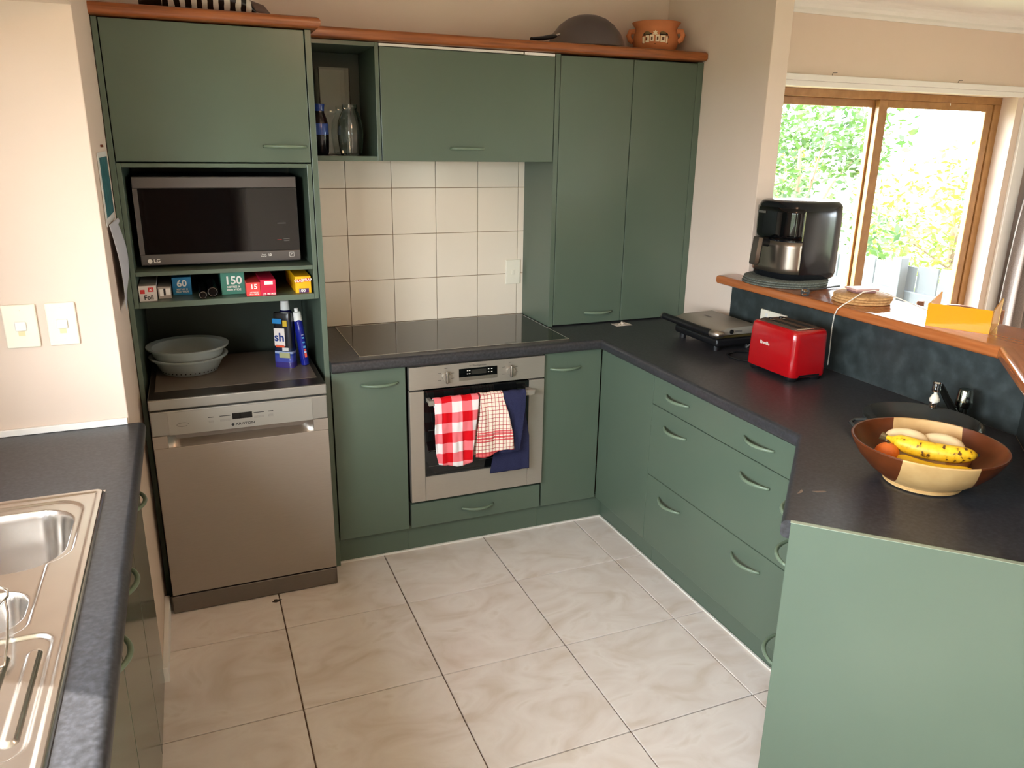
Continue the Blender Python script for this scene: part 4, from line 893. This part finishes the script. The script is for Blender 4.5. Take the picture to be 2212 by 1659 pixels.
MB().lathe([(0, 0), (.024, 0), (.024, .006), (.019, .010), (.018, .055), (.023, .060), (.024, .075), (.022, .078), (.021, .104), (.018, .112), (0, .113)], 32).build('body', mat('tap_metal', (120, 124, 112), .16, metal=1.), tp, smooth=35, local=True)
MB().cyl((-.012, -.0195, .090), (-.013, -.0225, .090), .004, 12).build('indicator', BLACK, tp, local=True)
MB().tube([(-.012, .004, .022), (-.035, .012, .055), (-.055, .020, .085), (-.070, .026, .112), (-.078, .030, .122), (-.086, .032, .124)], [.012, .011, .010, .010, .011, .012], 16).build('spout', mat('tap_dark', (44, 44, 40), .25, metal=.8), tp, smooth=50, local=True)
nx, ny = -.087, .033
MB().lathe([(0, .136), (.010, .136), (.013, .132), (.0125, .118), (.0135, .112), (.012, .104), (0, .103)], 24, c=(nx, ny, 0)).build('nozzle', CHROME, tp, smooth=35, local=True)
MB().lathe([(0, .1035), (.005, .1035), (.0055, .096), (.010, .092), (.0115, .086), (.0145, .082), (.0145, .074), (.012, .071), (0, .071)], 24, c=(nx, ny, 0)).build('aerator', IVORY, tp, smooth=35, local=True)
MB().lathe([(0, .0712), (.0115, .0712), (.0125, .067), (.012, .060), (.0125, .057), (.012, .052), (0, .052)], 24, c=(nx, ny, 0)).build('outlet_ring', CHROME, tp, smooth=35, local=True)
pb = MB()
def crump(u, v):
    x, y = (u - .5) * .085, (v - .5) * .055
    return (2.043 + x, -.388 + y, H + .0015 + .022 * max(0, noise.noise(Vector((x * 60, y * 60, 3.3))) + .25) * (1 - abs(2 * u - 1) ** 2) * (1 - abs(2 * v - 1) ** 2))
pb.grid(crump, 22, 16); o = pb.build('plastic_wrap', mat('crumpled_film', (196, 184, 170), .3), smooth=30); o.modifiers.new('thickness', 'SOLIDIFY').thickness = .0006
tag(o, 'small crumpled piece of clear plastic wrap at the foot of the pantry', 'plastic wrap')

# ------------------------------------------------------------------ switch wall
for k, (x0, x1, lab) in enumerate(((-.292, -.211, 'ivory light switch plate further from the wall corner'), (-.189, -.115, 'ivory light switch plate nearest the wall corner'))):
    t = thing('light_switch', lab, 'light switch', ((x0 + x1) / 2, -1.0722, 1.2), 'light switches on the nib wall')
    MB().box(x0, x1, -1.081, -1.0722, 1.140, 1.260, bev=.0035, seg=2).build('plate', IVORY, t)
    cx = (x0 + x1) / 2
    MB().box(cx - .0135, cx + .0135, -1.087, -1.0812, 1.188, 1.214, bev=.003).build('rocker', WPLAST, t)
    MB().box(cx - .008, cx + .008, -1.0816, -1.0812, 1.174, 1.187).build('worn_label', mat('yellowed', (226, 206, 160), .6), t)
    for z in (1.243, 1.156): s_ = MB().cyl((cx, -1.0812, z), (cx, -1.0822, z), .0038, 14).build('screw_cap', IVORY, t)
t = thing('wall_switch', 'cream isolator switch plate on the backsplash tiles beside the pantry', 'switch', (1.637, -.0092, 1.1))
MB().box(1.600, 1.675, -.018, -.0092, 1.041, 1.159, bev=.003).build('plate', IVORY, t)
MB().box(1.630, 1.645, -.021, -.0182, 1.088, 1.112, bev=.002).build('rocker', IVORY, t)
XN = -.0205
po1 = thing('picture_calendar', 'white sheet with a teal forest picture pinned to the nib wall end', 'calendar', (XN, -.75, 1.45))
MB().box(XN + .0006, XN + .0022, -.955, -.66, 1.448, 1.655, bev=.0003).build('sheet', mat('paper', (214, 212, 206), .7), po1)
TEAL = ramp_mat('teal_picture', [(.3, (14, 50, 60)), (.5, (34, 98, 108)), (.7, (90, 150, 150))], 30., rough=.5, rnd=False, stretch=(1, 4, .6))
MB().box(XN + .0024, XN + .0032, -.915, -.665, 1.470, 1.640).build('picture', TEAL, po1)
MB().cyl((XN + .0005, -.80, 1.672), (XN + .008, -.80, 1.672), .004, 10).build('nail', mat('rusty', (110, 60, 40), .7), po1)
def curl(u, v):
    y = -.93 + .25 * u + .05 * v; z = 1.452 - .265 * v
    return (XN + .006 + .020 * math.sin(min(1., v * 1.05) * math.pi) * (.4 + .6 * u) + .012 * v * (1 - u) + .008 * (v < .08) * u, y, z)
c_ = MB(); c_.grid(curl, 16, 24); o = c_.build('note_sheet', mat('note_paper', (190, 190, 196), .7), smooth=70); o.modifiers.new('thickness', 'SOLIDIFY').thickness = .0006
tag(o, 'curling white note sheet hanging below the teal picture', 'paper')

STN = mat('dry_stain', (120, 104, 92), .6)
for k, (x, y, w, a) in enumerate(((1.532, -2.155, .012, .5), (1.575, -2.170, .014, -.3))):
    b = MB(); b.prism([(w * math.cos(t_) * (1 + .5 * math.sin(3 * t_ + k)), w * .45 * math.sin(t_) * (1 + .4 * math.cos(2 * t_)), ) for t_ in [i * .5236 for i in range(12)]], 0, .0003)
    o = b.build('dried_stain', STN); o.location = (x, y, H + .0002); o.rotation_euler.z = a
    tag(o, ['small dried stain on the worktop nearer the rounded front edge', 'wider dried stain on the worktop between the other stain and the fruit bowl'][k], 'stain', 'dried stains on the worktop')
b = MB()
b.prism([(.016 * math.cos(t_) * (1 + .3 * math.sin(4 * t_)), .010 * math.sin(t_) * (1 + .3 * math.cos(3 * t_))) for t_ in [i * .3927 for i in range(16)]], 0, .0012)
o = b.build('fluff', mat('dark_fluff', (70, 62, 56), .95)); o.location = (.372, -.752, .0002); tag(o, 'small dark clump of fluff on the floor in front of the dishwasher', 'fluff')

# ------------------------------------------------------------------ steel sink
sk = thing('sink', 'stainless steel sink with round-cornered bowl and ridged drainer under the switch wall', 'sink', (-.29, -2.03, H))
def sdr(x, y, x0, x1, y0, y1, r):
    cx, cy = (x0 + x1) / 2, (y0 + y1) / 2; dx = abs(x - cx) - (x1 - x0) / 2 + r; dy = abs(y - cy) - (y1 - y0) / 2 + r
    return math.hypot(max(dx, 0), max(dy, 0)) + min(max(dx, dy), 0) - r
def ss(a, b_, t):
    t = max(0., min(1., (t - a) / (b_ - a))); return t * t * (3 - 2 * t)
SX0, SX1, SY0, SY1 = -.545, -.047, -2.515, -1.556
def sinkh(u, v):
    x, y = SX0 + (SX1 - SX0) * u, SY0 + (SY1 - SY0) * v
    do_ = sdr(x, y, SX0, SX1, SY0, SY1, .022)
    z = .0065 * (1 - ss(-.004, 0, do_))
    z -= .0035 * ss(.014, .020, -do_)
    # lowered area round bowls and drainer
    low = min(sdr(x, y, -.48, -.122, -2.145, -1.592, .04), sdr(x, y, -.48, -.076, -2.462, -2.150, .035), sdr(x, y, -.48, -.082, -1.905, -1.590, .07))
    z -= .005 * ss(0, .008, -low)
    for rx0, rx1 in ((-.114, -.092), (-.162, -.138), (-.21, -.186), (-.258, -.234), (-.306, -.282), (-.354, -.33)):
        z += .0045 * ss(-.001, .005, -sdr(x, y, rx0, rx1, -2.425, -2.195, .010))
    d1 = sdr(x, y, -.45, -.098, -1.905, -1.622, .085); z -= .165 * ss(0, .045, -d1) * .75 + .045 * ss(0, .016, -d1)
    d2 = sdr(x, y, -.40, -.136, -2.125, -1.978, .055); z -= .10 * ss(0, .035, -d2) * .75 + .03 * ss(0, .014, -d2)
    return (x, y, H + .0004 + z)
b = MB(); b.grid(sinkh, 210, 400); b.build('basin', SINKM, sk, smooth=60)
wr_ = thing('wire_rack', 'bent stainless wire rack standing in the sink drainer', 'wire rack', (-.18, -2.1, H))
MB().tube([(-.26, -1.985, H + .03), (-.20, -2.012, H + .032), (-.175, -2.022, H + .032), (-.164, -2.036, H + .032), (-.161, -2.055, H + .031), (-.17, -2.085, H + .03), (-.21, -2.17, H + .03)], .0024, 8).build('wire', CHROME, wr_, smooth=60)
MB().tube([(-.162, -2.07, H + .031), (-.152, -2.11, H + .03), (-.140, -2.19, H + .022), (-.139, -2.235, H + .008), (-.16, -2.245, H + .006), (-.22, -2.25, H + .006)], .0022, 8).build('wire', CHROME, wr_, smooth=60)

# ------------------------------------------------------------------ dining side: curtain, chair
cm = ramp_mat('grey_curtain', [(.35, (140, 130, 126)), (.65, (164, 154, 150))], 240., rough=.9, rnd=False)
cur = thing('curtain', 'floor length grey pleated curtain at the side of the glass door', 'curtain', (5.75, .19, 0))
def curf(u, v):
    z = .02 + 2.06 * v; x0 = 5.44 + .10 * ss(.55, 1., v) + .02 * v; x = x0 + (6.2 - x0) * u
    return (x, .17 + .045 * math.sin(u * 46 + .6 * math.sin(v * 4)) * (.55 + .45 * (1 - v)), z)
c_ = MB(); c_.grid(curf, 160, 24); o = c_.build('drape', cm, cur, smooth=80); o.modifiers.new('thickness', 'SOLIDIFY').thickness = .003
MB().cyl((5.40, .17, 2.1), (6.3, .17, 2.1), .012, 12).build('rod', WPLAST, cur)
CHW = ramp_mat('chair_wood', [(.3, (120, 74, 52)), (.7, (152, 98, 70))], 12., rough=.35, rnd=False, stretch=(6, 6, .6))
ch = thing('dining_chair', 'wooden dining chair with an arched top rail beyond the bar', 'chair', (3.98, -.62, 0), rz=math.radians(-58))
for s_ in (-1, 1):
    MB().box(s_ * .19 - .018, s_ * .19 + .018, -.018, .018, 0, .905, bev=.006).build('back_post', CHW, ch, local=True)
    MB().box(s_ * .19 - .018, s_ * .19 + .018, .36, .396, 0, .43, bev=.006).build('leg', CHW, ch, local=True)
    MB().box(s_ * .19 - .010, s_ * .19 + .010, .0185, .3595, .36, .40, bev=.004).build('side_rail', CHW, ch, local=True)
tr_ = MB().prism([(-.1715, .74), (.1715, .74), (.1715, .87), (.12, .888), (.06, .902), (0, .907), (-.06, .902), (-.12, .888), (-.1715, .87)], -.012, .012, bev=.003).build('top_rail', CHW, ch, local=True); tr_.rotation_euler.x = P2
for x in (-.10, -.033, .033, .10): MB().box(x - .012, x + .012, -.006, .006, .45, .739, bev=.003).build('back_slat', CHW, ch, local=True)
MB().box(-.205, .205, .02, .41, .4305, .455, bev=.01).build('seat', CHW, ch, local=True)

# ------------------------------------------------------------------ garden beyond the glass
struct(MB().box(-60, 70, -60, 70, -.5, -.35).build('floor_garden', mat('garden_ground', (84, 90, 60), .9, var=.2, vscale=2)), 'garden ground outside the glass door')
FEN = mat('grey_stained_timber', (52, 57, 59), .7, var=.06, vscale=12)
fe = thing('paling_fence', 'low grey paling fence outside the glass door', 'fence', (6.2, 2.2, -.35))
y = .85; k = 0
pk = None
while y < 4.4:
    if pk is None: pk = MB().box(-.01, .01, .008, .222, 0, 1.05, bev=.004).build('paling', FEN, fe, local=True); o = pk
    else: o = bpy.data.objects.new('paling', pk.data); C.objects.link(o); o.parent = fe
    o.location = (0, y - 2.2, .01 * math.sin(y * 7)); y += .232
for z in (.12, .72): MB().box(-.055, -.0105, -1.35, 2.2, z, z + .10, bev=.004).build('fence_rail', FEN, fe, local=True)
for y in (-.55, 1.3): MB().box(-.15, -.056, y - .05, y + .05, 0, 1.12, bev=.005).build('fence_post', FEN, fe, local=True)
def leaf_mat(name, a, b_):
    m = ramp_mat(name, [(.3, a), (.7, b_)], 3., rough=.5, rnd=False); nt = m.node_tree; p = nt.nodes['Principled BSDF']
    tr = nt.nodes.new('ShaderNodeBsdfTranslucent'); mxs = nt.nodes.new('ShaderNodeMixShader'); mxs.inputs[0].default_value = .5
    nt.links.new(p.inputs['Base Color'].links[0].from_socket, tr.inputs[0]); nt.links.new(p.outputs[0], mxs.inputs[1]); nt.links.new(tr.outputs[0], mxs.inputs[2])
    nt.links.new(mxs.outputs[0], nt.nodes['Material Output'].inputs[0])
    return m
LEAFS = [leaf_mat('leaf_%d' % i, a, b_) for i, (a, b_) in enumerate((((38, 66, 34), (72, 98, 40)), ((66, 92, 28), (112, 120, 36)), ((36, 62, 50), (70, 92, 56))))]
def tree(name, label, c, h, rad, n, m, leaf=.06, group='garden trees', hz=None, seed=1, trunk=True):
    rg = random.Random(seed); t = thing(name, label, 'tree' if trunk else 'hedge', c, group); b = bmesh.new()
    blobs = [(Vector((rg.uniform(-1, 1) * rad * .7, rg.uniform(-1, 1) * rad * .7, h * rg.uniform(.25, .95))), rad * rg.uniform(.25, .5)) for _ in range(16)]
    for i in range(n):
        p0, rr = rg.choice(blobs); d = Vector((rg.gauss(0, 1), rg.gauss(0, 1), rg.gauss(0, 1))).normalized() * rr * rg.random() ** .33
        p_ = p0 + d
        if p_.z < .05: continue
        s_ = leaf * rg.uniform(.6, 1.3); a = Vector((rg.gauss(0, 1), rg.gauss(0, 1), rg.gauss(0, .6))).normalized(); c2_ = a.cross(Vector((rg.gauss(0, 1), rg.gauss(0, 1), 1))).normalized()
        vs = [b.verts.new(p_ - a * s_), b.verts.new(p_ + c2_ * s_ * .45), b.verts.new(p_ + a * s_), b.verts.new(p_ - c2_ * s_ * .45)]; b.faces.new(vs)
    me = bpy.data.meshes.new('foliage'); b.to_mesh(me); b.free(); me.materials.append(m); o = put('foliage', me, t); o['kind'] = 'stuff'
    tr = MB(); tr.tube([(0, 0, 0), (.03, .02, h * .3), (-.02, .05, h * .7)], [.07, .05, .02], 8)
    for _ in range(7):
        p0, rr = rg.choice(blobs); tr.tube([(0, .02, h * .25), p0 * .6 + Vector((0, 0, h * .15)), p0], [.025, .014, .006], 6)
    tr.build('branches', mat('bark', (104, 84, 64), .9), t, local=True)
    return t
tree('garden_tree', 'loose leafy shrub tree behind the left glass pane', (7.5, 4.6, -.35), 2.9, 1.25, 3000, LEAFS[0], seed=3)
tree('garden_tree', 'low yellow-green shrub behind the paling fence', (10.2, 4.4, -.35), 1.75, 1.3, 3000, LEAFS[1], seed=5)
tree('garden_tree', 'tall tree showing at the far edge of the right glass pane', (13.6, 5.2, -.35), 4.2, 1.3, 2200, LEAFS[2], seed=8, leaf=.1)
tree('garden_tree', 'dense green shrub low behind the air fryer', (9.3, 7.6, -.35), 2.0, 1.3, 2600, LEAFS[1], seed=11)

# ------------------------------------------------------------------ ceiling lamp of the kitchen (above the frame)
cl = thing('ceiling_lamp', 'warm round ceiling lamp above the kitchen floor', 'lamp', (.95, -2.3, CL))
MB().lathe([(0, -.075), (.08, -.068), (.13, -.045), (.15, -.012), (.15, -.0005), (0, -.0005)], 40).build('shade', mat('opal', (250, 240, 225), .4), cl, smooth=50, local=True)
ld = bpy.data.lights.new('lamp_glow', 'POINT'); ld.energy = 8; ld.color = (1, .55, .33); ld.shadow_soft_size = .12
lo = bpy.data.objects.new('lamp_glow', ld); C.objects.link(lo); lo.parent = cl; lo.location = (0, 0, -.20)
opn = MATS['opal'].node_tree.nodes['Principled BSDF']; opn.inputs['Emission Color'].default_value = (1, .62, .38, 1); opn.inputs['Emission Strength'].default_value = 4.
